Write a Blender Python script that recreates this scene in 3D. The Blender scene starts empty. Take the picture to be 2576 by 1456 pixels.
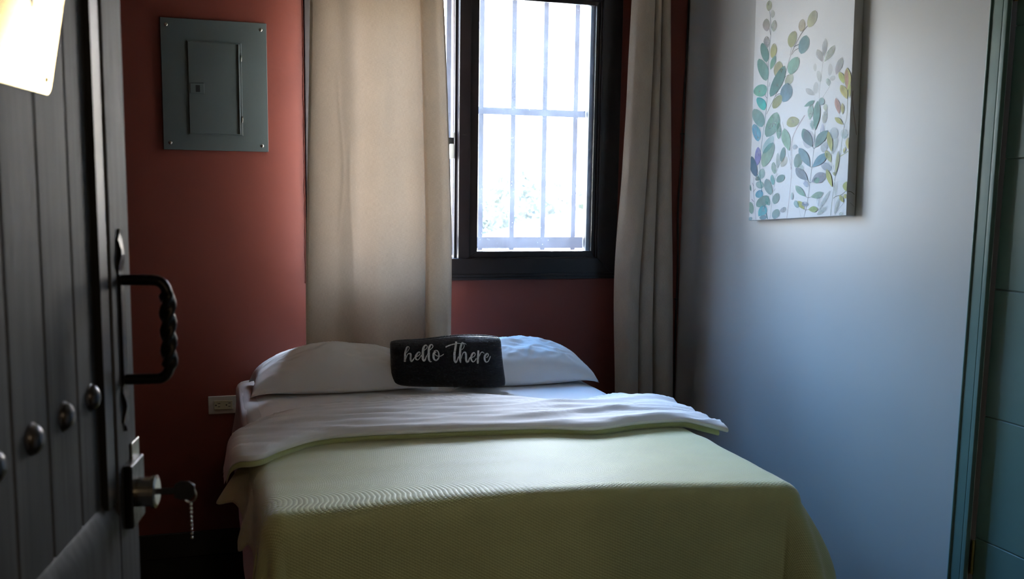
import bpy, bmesh, math, random
from mathutils import Vector, Matrix, noise

# ------------------------------------------------------------------ camera
SC = bpy.context.scene
COL = SC.collection
cd = bpy.data.cameras.new('camera')
cam = bpy.data.objects.new('camera', cd); COL.objects.link(cam)
cd.sensor_width = 36.0
cd.sensor_fit = 'HORIZONTAL'
cd.lens = 36.0 * 2501.67 / 2576.0
cd.shift_y = (810.0 - 728.0) / 2576.0
cd.clip_start = 0.05; cd.clip_end = 300
R_ = ((0.95536, -0.29508, 0.01489), (0.02475, 0.13015, 0.99119), (-0.29442, -0.94657, 0.13164))
cam.matrix_world = Matrix.Translation((0, 0, 1.512)) @ Matrix(R_).transposed().to_4x4()
cd.dof.use_dof = True
cd.dof.focus_distance = 3.6
cd.dof.aperture_fstop = 6.0
SC.camera = cam

# ------------------------------------------------------------------ world, sun, exposure
SC.view_settings.view_transform = 'Standard'
SC.view_settings.look = 'None'
SC.view_settings.gamma = 1.0
SC.view_settings.use_curve_mapping = False
SC.view_settings.exposure = 0.0
W = bpy.data.worlds.new('sky'); SC.world = W; W.use_nodes = True
nt = W.node_tree; nt.nodes.clear()
wo = nt.nodes.new('ShaderNodeOutputWorld'); bg = nt.nodes.new('ShaderNodeBackground')
tc = nt.nodes.new('ShaderNodeTexCoord'); sp = nt.nodes.new('ShaderNodeSeparateXYZ')
cr = nt.nodes.new('ShaderNodeValToRGB')
mr = nt.nodes.new('ShaderNodeMapRange')
nt.links.new(tc.outputs['Generated'], sp.inputs[0])
nt.links.new(sp.outputs['Z'], mr.inputs['Value'])
mr.inputs['From Min'].default_value = -1; mr.inputs['From Max'].default_value = 1
nt.links.new(mr.outputs[0], cr.inputs[0])
els = cr.color_ramp.elements
els[0].position = 0.0; els[0].color = (0.55, 0.45, 0.33, 1)
els[1].position = 1.0; els[1].color = (0.95, 1.25, 1.75, 1)
e = els.new(0.47); e.color = (0.62, 0.56, 0.46, 1)
e = els.new(0.51); e.color = (0.40, 0.37, 0.32, 1)
e = els.new(0.56); e.color = (0.56, 0.52, 0.46, 1)
e = els.new(0.68); e.color = (1.20, 1.36, 1.66, 1)
cr2 = nt.nodes.new('ShaderNodeValToRGB'); nt.links.new(mr.outputs[0], cr2.inputs[0])      # deeper blue sky on the side away from the sun
el2 = cr2.color_ramp.elements
el2[0].position = 0.0; el2[0].color = (0.55, 0.45, 0.33, 1)
el2[1].position = 1.0; el2[1].color = (0.12, 0.34, 0.80, 1)
e = el2.new(0.47); e.color = (0.62, 0.56, 0.46, 1)
e = el2.new(0.51); e.color = (0.34, 0.32, 0.28, 1)
e = el2.new(0.56); e.color = (0.37, 0.38, 0.37, 1)
e = el2.new(0.63); e.color = (0.42, 0.66, 0.95, 1)
e = el2.new(0.76); e.color = (0.24, 0.62, 1.30, 1)
mx_ = nt.nodes.new('ShaderNodeMapRange'); mx_.interpolation_type = 'SMOOTHSTEP'
mx_.inputs['From Min'].default_value = -0.32; mx_.inputs['From Max'].default_value = 0.12
nt.links.new(sp.outputs['X'], mx_.inputs['Value'])
mc_ = nt.nodes.new('ShaderNodeMix'); mc_.data_type = 'RGBA'
nt.links.new(mx_.outputs[0], mc_.inputs[0]); nt.links.new(cr2.outputs[0], mc_.inputs[6]); nt.links.new(cr.outputs[0], mc_.inputs[7])
nt.links.new(mc_.outputs[2], bg.inputs['Color'])
bg.inputs['Strength'].default_value = SKY = 42.0
nt.links.new(bg.outputs[0], wo.inputs[0])

sd = bpy.data.lights.new('sun', 'SUN'); sd.energy = 95.0; sd.color = (1.0, 0.88, 0.70); sd.angle = math.radians(0.6)
sun = bpy.data.objects.new('sun', sd); COL.objects.link(sun)
sun.rotation_euler = (math.radians(38), 0, math.radians(18))     # high sun from behind the building, onto the ground outside

pd = bpy.data.lights.new('window_portal', 'AREA'); pd.shape = 'RECTANGLE'; pd.size = 1.40; pd.size_y = 1.30
pd.cycles.is_portal = True
po = bpy.data.objects.new('window_portal', pd); COL.objects.link(po)
po.location = (1.084, 4.30, 1.77); po.rotation_euler = (math.radians(-90), 0, 0)

hl = bpy.data.lights.new('hall_lamp_light', 'POINT'); hl.energy = HALL = 11.0; hl.color = (1.0, 0.78, 0.50); hl.shadow_soft_size = 0.12
hlo = bpy.data.objects.new('hall_lamp_light', hl); COL.objects.link(hlo); hlo.location = (0.35, -1.5, 2.42)

# ------------------------------------------------------------------ helpers
def nd(nt, t, **kw):
    n = nt.nodes.new(t)
    for k, v in kw.items(): setattr(n, k, v)
    return n

def mat(name, col, rough=0.6, metal=0.0, spec=0.5, noise_amt=0.0, noise_scale=8.0, bump=0.0, bump_scale=60.0, stretch=(1, 1, 1), coords='Object', sheen=0.0):
    m = bpy.data.materials.new(name); m.use_nodes = True
    t = m.node_tree; b = t.nodes['Principled BSDF']
    b.inputs['Base Color'].default_value = (*col, 1)
    b.inputs['Roughness'].default_value = rough
    b.inputs['Metallic'].default_value = metal
    b.inputs['Specular IOR Level'].default_value = spec
    if sheen: b.inputs['Sheen Weight'].default_value = sheen
    tc = nd(t, 'ShaderNodeTexCoord'); mp = nd(t, 'ShaderNodeMapping')
    mp.inputs['Scale'].default_value = stretch
    t.links.new(tc.outputs[coords], mp.inputs[0])
    n = nd(t, 'ShaderNodeTexNoise'); n.inputs['Scale'].default_value = noise_scale; n.inputs['Detail'].default_value = 5
    t.links.new(mp.outputs[0], n.inputs['Vector'])
    if noise_amt:
        r = nd(t, 'ShaderNodeMapRange'); r.inputs['From Min'].default_value = 0.3; r.inputs['From Max'].default_value = 0.7
        r.inputs['To Min'].default_value = 1 - noise_amt; r.inputs['To Max'].default_value = 1 + noise_amt
        t.links.new(n.outputs['Fac'], r.inputs['Value'])
        mx = nd(t, 'ShaderNodeMix', data_type='RGBA', blend_type='MULTIPLY'); mx.inputs[0].default_value = 1
        mx.inputs[6].default_value = (*col, 1)
        t.links.new(r.outputs[0], mx.inputs[7]); t.links.new(mx.outputs[2], b.inputs['Base Color'])
    if bump:
        n2 = nd(t, 'ShaderNodeTexNoise'); n2.inputs['Scale'].default_value = bump_scale; n2.inputs['Detail'].default_value = 4
        t.links.new(mp.outputs[0], n2.inputs['Vector'])
        bp = nd(t, 'ShaderNodeBump'); bp.inputs['Strength'].default_value = bump; bp.inputs['Distance'].default_value = 0.004
        t.links.new(n2.outputs['Fac'], bp.inputs['Height']); t.links.new(bp.outputs[0], b.inputs['Normal'])
    return m

def math_node(t, op, a=None, b=None):
    n = nd(t, 'ShaderNodeMath', operation=op)
    for i, v in enumerate((a, b)):
        if v is None: continue
        if isinstance(v, (int, float)): n.inputs[i].default_value = v
        else: t.links.new(v, n.inputs[i])
    return n.outputs[0]

def cloth(name, col, pattern=None, scale=0.012, bump=0.5, dist=0.001, transl=0.0, tcol=None, rough=0.9, noise_amt=0.04, thread=0.0):
    m = bpy.data.materials.new(name); m.use_nodes = True
    t = m.node_tree; t.nodes.clear()
    out = nd(t, 'ShaderNodeOutputMaterial')
    b = nd(t, 'ShaderNodeBsdfPrincipled'); b.inputs['Roughness'].default_value = rough; b.inputs['Specular IOR Level'].default_value = 0.15
    b.inputs['Sheen Weight'].default_value = 0.15
    uv = nd(t, 'ShaderNodeUVMap'); uv.uv_map = 'UVMap'
    se = nd(t, 'ShaderNodeSeparateXYZ'); t.links.new(uv.outputs[0], se.inputs[0])
    n = nd(t, 'ShaderNodeTexNoise'); n.inputs['Scale'].default_value = 9; n.inputs['Detail'].default_value = 6
    t.links.new(uv.outputs[0], n.inputs['Vector'])
    r = nd(t, 'ShaderNodeMapRange'); r.inputs['From Min'].default_value = 0.3; r.inputs['From Max'].default_value = 0.7
    r.inputs['To Min'].default_value = 1 - noise_amt; r.inputs['To Max'].default_value = 1 + noise_amt
    t.links.new(n.outputs['Fac'], r.inputs['Value'])
    fac = r.outputs[0]
    if thread:
        mp = nd(t, 'ShaderNodeMapping'); mp.inputs['Scale'].default_value = (60, 900, 1); t.links.new(uv.outputs[0], mp.inputs[0])
        a1 = nd(t, 'ShaderNodeTexNoise'); a1.inputs['Scale'].default_value = 1; a1.inputs['Detail'].default_value = 2; t.links.new(mp.outputs[0], a1.inputs['Vector'])
        mp2 = nd(t, 'ShaderNodeMapping'); mp2.inputs['Scale'].default_value = (900, 60, 1); t.links.new(uv.outputs[0], mp2.inputs[0])
        a2 = nd(t, 'ShaderNodeTexNoise'); a2.inputs['Scale'].default_value = 1; a2.inputs['Detail'].default_value = 2; t.links.new(mp2.outputs[0], a2.inputs['Vector'])
        s_ = math_node(t, 'ADD', a1.outputs['Fac'], a2.outputs['Fac'])
        s_ = math_node(t, 'MULTIPLY', math_node(t, 'SUBTRACT', s_, 1.0), thread)
        fac = math_node(t, 'ADD', fac, s_)
    mx = nd(t, 'ShaderNodeMix', data_type='RGBA', blend_type='MULTIPLY'); mx.inputs[0].default_value = 1
    mx.inputs[6].default_value = (*col, 1); t.links.new(fac, mx.inputs[7]); t.links.new(mx.outputs[2], b.inputs['Base Color'])
    h = None
    k = 2 * math.pi / scale
    if pattern == 'diamond':
        a = math_node(t, 'SINE', math_node(t, 'MULTIPLY', math_node(t, 'ADD', se.outputs[0], math_node(t, 'MULTIPLY', se.outputs[1], 1.6)), k * 0.5))
        c = math_node(t, 'SINE', math_node(t, 'MULTIPLY', math_node(t, 'SUBTRACT', se.outputs[0], math_node(t, 'MULTIPLY', se.outputs[1], 1.6)), k * 0.5))
        h = math_node(t, 'ABSOLUTE', math_node(t, 'MULTIPLY', a, c))
        fine = nd(t, 'ShaderNodeTexNoise'); fine.inputs['Scale'].default_value = 350; t.links.new(uv.outputs[0], fine.inputs['Vector'])
        h = math_node(t, 'ADD', h, math_node(t, 'MULTIPLY', fine.outputs['Fac'], 0.6))
    elif pattern == 'knit':
        a = math_node(t, 'SINE', math_node(t, 'MULTIPLY', se.outputs[1], k))
        c = math_node(t, 'SINE', math_node(t, 'MULTIPLY', se.outputs[0], k * 1.05))
        h = math_node(t, 'MULTIPLY', math_node(t, 'ADD', a, 1.0), math_node(t, 'ADD', math_node(t, 'MULTIPLY', c, 0.6), 1.0))
    elif pattern == 'weave':
        fine = nd(t, 'ShaderNodeTexNoise'); fine.inputs['Scale'].default_value = 1 / scale; fine.inputs['Detail'].default_value = 3; t.links.new(uv.outputs[0], fine.inputs['Vector'])
        h = fine.outputs['Fac']
    if h is not None:
        bp = nd(t, 'ShaderNodeBump'); bp.inputs['Strength'].default_value = bump; bp.inputs['Distance'].default_value = dist
        t.links.new(h, bp.inputs['Height']); t.links.new(bp.outputs[0], b.inputs['Normal'])
    if transl:
        tr = nd(t, 'ShaderNodeBsdfTranslucent')
        mx2 = nd(t, 'ShaderNodeMix', data_type='RGBA', blend_type='MULTIPLY'); mx2.inputs[0].default_value = 1
        mx2.inputs[6].default_value = (*(tcol or col), 1); t.links.new(fac, mx2.inputs[7]); t.links.new(mx2.outputs[2], tr.inputs['Color'])
        ms = nd(t, 'ShaderNodeMixShader'); ms.inputs[0].default_value = transl
        t.links.new(b.outputs[0], ms.inputs[1]); t.links.new(tr.outputs[0], ms.inputs[2]); t.links.new(ms.outputs[0], out.inputs[0])
    else:
        t.links.new(b.outputs[0], out.inputs[0])
    return m

def tag(o, label=None, cat=None, group=None, kind=None):
    if label: o['label'] = label
    if cat: o['category'] = cat
    if group: o['group'] = group
    if kind: o['kind'] = kind
    return o

def empty(name, loc=(0, 0, 0), rz=0.0):
    o = bpy.data.objects.new(name, None); COL.objects.link(o); o.location = loc; o.rotation_euler = (0, 0, rz)
    o.empty_display_size = 0.1
    return o

class MB:
    def __init__(s): s.v = []; s.f = []; s.uv = None
    def box(s, x0, x1, y0, y1, z0, z1):
        n = len(s.v)
        s.v += [(x0, y0, z0), (x1, y0, z0), (x1, y1, z0), (x0, y1, z0), (x0, y0, z1), (x1, y0, z1), (x1, y1, z1), (x0, y1, z1)]
        s.f += [tuple(n + i for i in q) for q in ((0, 3, 2, 1), (4, 5, 6, 7), (0, 1, 5, 4), (1, 2, 6, 5), (2, 3, 7, 6), (3, 0, 4, 7))]
        return s
    def prism(s, poly, a0, a1, axis='z'):
        n = len(s.v); k = len(poly)
        for a in (a0, a1):
            for p, q in poly:
                s.v.append((p, q, a) if axis == 'z' else ((a, p, q) if axis == 'x' else (p, a, q)))
        s.f.append(tuple(range(n, n + k))[::-1]); s.f.append(tuple(range(n + k, n + 2 * k)))
        for i in range(k): j = (i + 1) % k; s.f.append((n + i, n + j, n + k + j, n + k + i))
        return s
    def tube(s, pts, r, seg=12, caps=True):
        pts = [Vector(p) for p in pts]; rs = r if isinstance(r, (list, tuple)) else [r] * len(pts)
        n0 = len(s.v); up = Vector((0, 0, 1)); prev = None
        for i, p in enumerate(pts):
            d = (pts[min(i + 1, len(pts) - 1)] - pts[max(i - 1, 0)]).normalized()
            if prev is None:
                a = d.cross(up if abs(d.z) < 0.9 else Vector((1, 0, 0))).normalized()
            else:
                a = (prev - d * prev.dot(d)).normalized()
            prev = a; b = d.cross(a)
            for j in range(seg):
                t = 2 * math.pi * j / seg
                s.v.append(tuple(p + (a * math.cos(t) + b * math.sin(t)) * rs[i]))
        for i in range(len(pts) - 1):
            for j in range(seg):
                k = (j + 1) % seg
                s.f.append((n0 + i * seg + j, n0 + i * seg + k, n0 + (i + 1) * seg + k, n0 + (i + 1) * seg + j))
        if caps:
            s.f.append(tuple(range(n0, n0 + seg))[::-1]); e = n0 + (len(pts) - 1) * seg; s.f.append(tuple(range(e, e + seg)))
        return s
    def lathe(s, prof, origin, axis, seg=24):
        o = Vector(origin); ax = Vector(axis).normalized()
        a = ax.cross(Vector((0, 0, 1)) if abs(ax.z) < 0.9 else Vector((1, 0, 0))).normalized(); b = ax.cross(a)
        n0 = len(s.v)
        for r, h in prof:
            for j in range(seg):
                t = 2 * math.pi * j / seg
                s.v.append(tuple(o + ax * h + (a * math.cos(t) + b * math.sin(t)) * r))
        for i in range(len(prof) - 1):
            for j in range(seg):
                k = (j + 1) % seg
                s.f.append((n0 + i * seg + j, n0 + i * seg + k, n0 + (i + 1) * seg + k, n0 + (i + 1) * seg + j))
        s.f.append(tuple(range(n0, n0 + seg))[::-1]); e = n0 + (len(prof) - 1) * seg; s.f.append(tuple(range(e, e + seg)))
        return s
    def grid(s, fn, nu, nv, uvfn=None):
        n0 = len(s.v); 
        if s.uv is None: s.uv = {}
        for i in range(nu + 1):
            for j in range(nv + 1):
                u, v = i / nu, j / nv
                s.v.append(tuple(fn(u, v)))
                if uvfn: s.uv[n0 + i * (nv + 1) + j] = uvfn(u, v)
        for i in range(nu):
            for j in range(nv):
                a = n0 + i * (nv + 1) + j
                s.f.append((a, a + nv + 1, a + nv + 2, a + 1))
        return s
    def build(s, name, m, parent=None, smooth=False, bevel=0.0, bseg=2, solid=0.0, auto=None, weld=False, off=-1.0):
        me = bpy.data.meshes.new(name); me.from_pydata(s.v, [], s.f); me.update()
        if s.uv:
            ul = me.uv_layers.new(name='UVMap')
            for l in me.loops: ul.data[l.index].uv = s.uv.get(l.vertex_index, (0, 0))
        me.materials.append(m)
        if weld or not s.uv:
            bm = bmesh.new(); bm.from_mesh(me)
            if weld: bmesh.ops.remove_doubles(bm, verts=bm.verts, dist=1e-5)
            bmesh.ops.recalc_face_normals(bm, faces=bm.faces); bm.to_mesh(me); bm.free()
        if smooth:
            for p in me.polygons: p.use_smooth = True
        o = bpy.data.objects.new(name, me); COL.objects.link(o)
        if parent is not None: o.parent = parent
        if solid:
            md = o.modifiers.new('thickness', 'SOLIDIFY'); md.thickness = solid; md.offset = off
        if bevel:
            md = o.modifiers.new('bevel', 'BEVEL'); md.width = bevel; md.segments = bseg; md.limit_method = 'ANGLE'; md.angle_limit = math.radians(40)
            for p in me.polygons: p.use_smooth = True
            w = o.modifiers.new('wn', 'WEIGHTED_NORMAL'); w.keep_sharp = True
        return o

def clamp(a, lo, hi): return max(lo, min(hi, a))
def sstep(a, b, x):
    t = clamp((x - a) / (b - a), 0, 1); return t * t * (3 - 2 * t)
def interp(tab, x):
    if x <= tab[0][0]: return tab[0][1]
    for (a, p), (b, q) in zip(tab, tab[1:]):
        if x <= b:
            t = (x - a) / (b - a); t = t * t * (3 - 2 * t) if False else t
            return p + (q - p) * t
    return tab[-1][1]
def smooth_interp(tab, x):          # Catmull-Rom through the table
    n = len(tab)
    if x <= tab[0][0]: return tab[0][1]
    if x >= tab[-1][0]: return tab[-1][1]
    for i in range(n - 1):
        if x <= tab[i + 1][0]: break
    x0, y0 = tab[max(i - 1, 0)]; x1, y1 = tab[i]; x2, y2 = tab[i + 1]; x3, y3 = tab[min(i + 2, n - 1)]
    h = x2 - x1; t = (x - x1) / h
    m1 = (y2 - y0) / (x2 - x0) * h if x2 != x0 else 0; m2 = (y3 - y1) / (x3 - x1) * h if x3 != x1 else 0
    return (2*t**3 - 3*t*t + 1) * y1 + (t**3 - 2*t*t + t) * m1 + (-2*t**3 + 3*t*t) * y2 + (t**3 - t*t) * m2
def catmull(P, n=8):
    out = []
    for i in range(len(P) - 1):
        p0 = P[max(i - 1, 0)]; p1 = P[i]; p2 = P[i + 1]; p3 = P[min(i + 2, len(P) - 1)]
        for k in range(n):
            t = k / n
            out.append(tuple(0.5 * (2*b + (c - a) * t + (2*a - 5*b + 4*c - d) * t*t + (3*b - a - 3*c + d) * t**3) for a, b, c, d in zip(p0, p1, p2, p3)))
    out.append(tuple(P[-1])); return out
def ns(x, y, z=0.0): return noise.noise(Vector((x, y, z)))

# ------------------------------------------------------------------ materials
M_red = mat('red_wall_paint', (0.160, 0.035, 0.022), 0.5, noise_amt=0.05, noise_scale=3, bump=0.12, bump_scale=35)
M_white = mat('white_wall_paint', (0.50, 0.495, 0.475), 0.42, noise_amt=0.02, noise_scale=2, bump=0.10, bump_scale=18)
M_dim = mat('hall_paint', (0.45, 0.36, 0.25), 0.7, noise_amt=0.04)
M_ceil = mat('ceiling_paint', (0.42, 0.36, 0.28), 0.8, noise_amt=0.03)
M_tile = mat('dark_floor_tile', (0.018, 0.016, 0.015), 0.35, noise_amt=0.3, noise_scale=5)
M_frame = mat('dark_window_paint', (0.012, 0.008, 0.009), 0.30, noise_amt=0.2, noise_scale=20)
M_grey_sash = mat('grey_rear_sash', (0.35, 0.34, 0.30), 0.4)
M_seal = mat('pale_sealing_strip', (0.75, 0.72, 0.76), 0.5)
M_whitepl = mat('white_plastic', (0.82, 0.82, 0.78), 0.35)
M_black = mat('black_plastic', (0.01, 0.01, 0.01), 0.4)
M_iron = mat('black_iron', (0.012, 0.011, 0.011), 0.32, metal=0.6, noise_amt=0.3, noise_scale=40, bump=0.3, bump_scale=80)
M_stud = mat('grey_iron_stud', (0.10, 0.10, 0.11), 0.28, metal=0.8, noise_amt=0.2, noise_scale=30)
M_brass = mat('brass', (0.80, 0.58, 0.22), 0.10, metal=1.0, noise_amt=0.06, noise_scale=10)
M_hinge = mat('brass_hinge', (0.60, 0.45, 0.15), 0.3, metal=1.0)
M_steel = mat('steel', (0.45, 0.43, 0.38), 0.25, metal=1.0)
M_panel = mat('grey_green_enamel', (0.080, 0.098, 0.095), 0.38, noise_amt=0.05, noise_scale=4)
M_green = mat('green_door_paint', (0.125, 0.215, 0.19), 0.35, noise_amt=0.06, noise_scale=6, bump=0.15, bump_scale=25)
M_jamb = mat('dark_brown_jamb', (0.022, 0.018, 0.010), 0.6, noise_amt=0.3)  # dark brown jamb colour, darker than the green door
M_skirt = mat('grey_pink_skirting', (0.50, 0.45, 0.44), 0.4, noise_amt=0.05)
M_ivory = mat('ivory_plate', (0.44, 0.40, 0.33), 0.35)
M_ivory2 = mat('ivory_socket', (0.38, 0.34, 0.21), 0.35)
M_grille = mat('painted_grille_steel', (0.10, 0.11, 0.14), 0.5, noise_amt=0.15, noise_scale=20)
M_cable = mat('black_cable', (0.008, 0.007, 0.007), 0.4)
M_base = mat('dark_bed_base', (0.02, 0.017, 0.015), 0.8)
M_sheet = cloth('white_cotton', (0.89, 0.88, 0.89), 'weave', 0.0012, 0.15, 0.0006, noise_amt=0.015)
M_pillow = cloth('white_pillowcase', (0.87, 0.86, 0.84), 'weave', 0.0012, 0.15, 0.0006, noise_amt=0.015)
M_mattress = cloth('mattress_ticking', (0.7, 0.7, 0.7))
M_blanket = cloth('pale_green_blanket', (0.70, 0.76, 0.36), 'diamond', 0.0125, 0.7, 0.0012, noise_amt=0.05)
M_knit = cloth('black_knit', (0.012, 0.012, 0.014), 'knit', 0.0052, 1.0, 0.0032, rough=0.36, noise_amt=0.1)
M_ink = cloth('pale_grey_lettering', (0.86, 0.84, 0.81), 'knit', 0.0052, 0.8, 0.0015, rough=0.7, noise_amt=0.12)
M_curtain = cloth('beige_linen', (0.38, 0.295, 0.205), 'weave', 0.0018, 0.35, 0.0012, transl=0.050, tcol=(0.74, 0.54, 0.37), noise_amt=0.03, thread=0.45)
t_ = M_curtain.node_tree; geo_ = nd(t_, 'ShaderNodeNewGeometry')       # window side made paler to bounce extra light onto the red wall
for n_ in list(t_.nodes):
    if n_.type == 'BSDF_PRINCIPLED':
        src_ = n_.inputs['Base Color'].links[0].from_socket
        ml_ = nd(t_, 'ShaderNodeMix', data_type='RGBA'); t_.links.new(geo_.outputs['Backfacing'], ml_.inputs[0])
        ml_.inputs[6].default_value = (0.86, 0.78, 0.68, 1); t_.links.new(src_, ml_.inputs[7]); t_.links.new(ml_.outputs[2], n_.inputs['Base Color'])
M_curtain2 = cloth('greige_linen', (0.43, 0.355, 0.275), 'weave', 0.0018, 0.35, 0.0012, transl=0.060, tcol=(0.70, 0.53, 0.38), noise_amt=0.06, thread=0.45)
for n_ in M_blanket.node_tree.nodes:
    if n_.type == 'BSDF_PRINCIPLED': n_.inputs['Sheen Weight'].default_value = 1.0; n_.inputs['Sheen Roughness'].default_value = 0.4; n_.inputs['Specular IOR Level'].default_value = 0.9; n_.inputs['Roughness'].default_value = 0.5
for m_ in (M_knit,):
    for n_ in m_.node_tree.nodes:
        if n_.type == 'BSDF_PRINCIPLED': n_.inputs['Specular IOR Level'].default_value = 0.6; n_.inputs['Sheen Weight'].default_value = 0.0

def wood_mat():
    m = bpy.data.materials.new('dark_stained_door_wood'); m.use_nodes = True
    t = m.node_tree; b = t.nodes['Principled BSDF']; b.inputs['Specular IOR Level'].default_value = 0.35
    tc = nd(t, 'ShaderNodeTexCoord'); mp = nd(t, 'ShaderNodeMapping'); mp.inputs['Scale'].default_value = (55, 55, 2.2)
    t.links.new(tc.outputs['Object'], mp.inputs[0])
    n = nd(t, 'ShaderNodeTexNoise'); n.inputs['Scale'].default_value = 1; n.inputs['Detail'].default_value = 8; n.inputs['Roughness'].default_value = 0.65
    t.links.new(mp.outputs[0], n.inputs['Vector'])
    r = nd(t, 'ShaderNodeValToRGB'); r.color_ramp.elements[0].position = 0.38; r.color_ramp.elements[0].color = (0.017, 0.015, 0.016, 1)
    r.color_ramp.elements[1].position = 0.70; r.color_ramp.elements[1].color = (0.082, 0.080, 0.084, 1)
    t.links.new(n.outputs['Fac'], r.inputs[0]); t.links.new(r.outputs[0], b.inputs['Base Color'])
    rr = nd(t, 'ShaderNodeMapRange'); rr.inputs['To Min'].default_value = 0.45; rr.inputs['To Max'].default_value = 0.7
    t.links.new(n.outputs['Fac'], rr.inputs['Value']); t.links.new(rr.outputs[0], b.inputs['Roughness'])
    bp = nd(t, 'ShaderNodeBump'); bp.inputs['Strength'].default_value = 0.35; bp.inputs['Distance'].default_value = 0.002
    t.links.new(n.outputs['Fac'], bp.inputs['Height']); t.links.new(bp.outputs[0], b.inputs['Normal'])
    return m
M_wood = wood_mat()

def glass_mat(haze):
    m = bpy.data.materials.new('dusty_glass'); m.use_nodes = True
    t = m.node_tree; t.nodes.clear(); out = nd(t, 'ShaderNodeOutputMaterial')
    tr = nd(t, 'ShaderNodeBsdfTransparent'); gl = nd(t, 'ShaderNodeBsdfGlossy'); gl.inputs['Roughness'].default_value = 0.02
    fr = nd(t, 'ShaderNodeFresnel'); fr.inputs[0].default_value = 1.45
    m1 = nd(t, 'ShaderNodeMixShader'); t.links.new(fr.outputs[0], m1.inputs[0]); t.links.new(tr.outputs[0], m1.inputs[1]); t.links.new(gl.outputs[0], m1.inputs[2])
    du = nd(t, 'ShaderNodeBsdfTranslucent'); du.inputs[0].default_value = (0.80, 0.87, 1.0, 1)
    tc = nd(t, 'ShaderNodeTexCoord')
    n = nd(t, 'ShaderNodeTexNoise'); n.inputs['Scale'].default_value = 7; n.inputs['Detail'].default_value = 8; n.inputs['Distortion'].default_value = 1.5
    t.links.new(tc.outputs['Object'], n.inputs['Vector'])
    r = nd(t, 'ShaderNodeMapRange'); r.inputs['From Min'].default_value = 0.3; r.inputs['From Max'].default_value = 0.75
    r.inputs['To Min'].default_value = haze * 0.6; r.inputs['To Max'].default_value = haze * 1.7
    t.links.new(n.outputs['Fac'], r.inputs['Value'])
    vo = nd(t, 'ShaderNodeTexVoronoi'); vo.inputs['Scale'].default_value = 45
    t.links.new(tc.outputs['Object'], vo.inputs['Vector'])
    sk = math_node(t, 'LESS_THAN', vo.outputs['Distance'], 0.07)
    n3 = nd(t, 'ShaderNodeTexNoise'); n3.inputs['Scale'].default_value = 9; t.links.new(tc.outputs['Object'], n3.inputs['Vector'])
    gate = math_node(t, 'GREATER_THAN', n3.outputs['Fac'], 0.55)
    sk = math_node(t, 'MULTIPLY', math_node(t, 'MULTIPLY', sk, gate), 0.25)
    fac = math_node(t, 'MINIMUM', math_node(t, 'ADD', r.outputs[0], sk), 0.9)
    m2 = nd(t, 'ShaderNodeMixShader'); t.links.new(fac, m2.inputs[0]); t.links.new(m1.outputs[0], m2.inputs[1]); t.links.new(du.outputs[0], m2.inputs[2])
    t.links.new(m2.outputs[0], out.inputs[0])
    return m
M_glass = glass_mat(0.013)

# ------------------------------------------------------------------ the setting
WL, WR, WB, WF, CH = -0.95, 2.092, 4.14, 0.65, 2.72
OX0, OX1, OZ0, OZ1 = 0.425, 1.745, 1.150, 2.395           # window opening
def struct(name, o): o['kind'] = 'structure'; return o
w = MB(); T = 0.15
w.box(WL - 0.12, OX0, WB, WB + T, 0, CH); w.box(OX1, WR + 0.12, WB, WB + T, 0, CH)
w.box(OX0, OX1, WB, WB + T, 0, OZ0); w.box(OX0, OX1, WB, WB + T, OZ1, CH)
struct('', w.build('wall_back', M_red))
w = MB()   # rough plaster edge round the window, a thin bumpy bead of paint
pts = [(0.398 + 0.0025 * ns(z * 14, 3.3), WB - 0.001, 1.12 + z) for z in [i * 0.012 for i in range(107)]]
w.tube(pts, [0.0035 + 0.002 * ns(i * 0.9, 1.7) for i in range(107)], 8)
pts = [(0.40 + x, WB - 0.001, 1.1235 + 0.002 * ns(x * 16, 9.1)) for x in [i * 0.0137 for i in range(101)]]
w.tube(pts, [0.003 + 0.0015 * ns(i * 0.9, 5.7) for i in range(101)], 8)
struct('', w.build('trim_1', M_red, smooth=True))
DY0, DY1, DZ1 = 1.46, 2.246, 2.16                       # side door opening
w = MB()
w.box(WR, WR + 0.12, WF - 0.1, DY0 - 0.012, 0, CH); w.box(WR, WR + 0.12, DY1 + 0.012, WB, 0, CH); w.box(WR, WR + 0.12, DY0 - 0.012, DY1 + 0.012, DZ1, CH)
struct('', w.build('wall_right', M_white))
struct('', MB().box(WL - 0.12, WL, WF - 0.1, WB, 0, CH).build('wall_left', M_red))
w = MB(); w.box(WL - 0.12, -0.285, WF - 0.1, WF, 0, CH); w.box(0.70, WR, WF - 0.1, WF, 0, CH); w.box(-0.285, 0.70, WF - 0.1, WF, 2.08, CH)
struct('', w.build('wall_front', M_dim))
struct('', MB().box(-1.6, WR + 0.4, -2.4, WB + T, -0.12, 0.0).build('floor', M_tile))
struct('', MB().box(-1.6, WR + 0.4, -2.4, WB + T, CH, CH + 0.12).build('ceiling', M_ceil))
struct('', MB().box(WL, WR, WB - 0.012, WB, 0, 0.105).build('baseboard_back', M_tile, bevel=0.003))
struct('', MB().box(WR - 0.014, WR, DY1 + 0.064, WB - 0.012, 0, 0.165).build('baseboard_right', M_skirt, bevel=0.003))
struct('', MB().box(WL, WL + 0.012, WF, WB - 0.012, 0, 0.105).build('baseboard_left', M_tile, bevel=0.003))
w = MB(); w.box(-1.5, -1.4, -2.3, WF - 0.1, 0, CH); struct('', w.build('wall_hall_left', M_dim))
w = MB(); w.box(1.5, 1.6, -2.3, WF - 0.1, 0, CH); struct('', w.build('wall_hall_right', M_dim))
w = MB(); w.box(-1.5, 1.6, -2.4, -2.3, 0, CH); struct('', w.build('wall_hall_end', M_dim))
w = MB(); w.box(-1.5, WL - 0.12, WF - 0.1, WF, 0, CH); struct('', w.build('wall_hall_return', M_dim))

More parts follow.
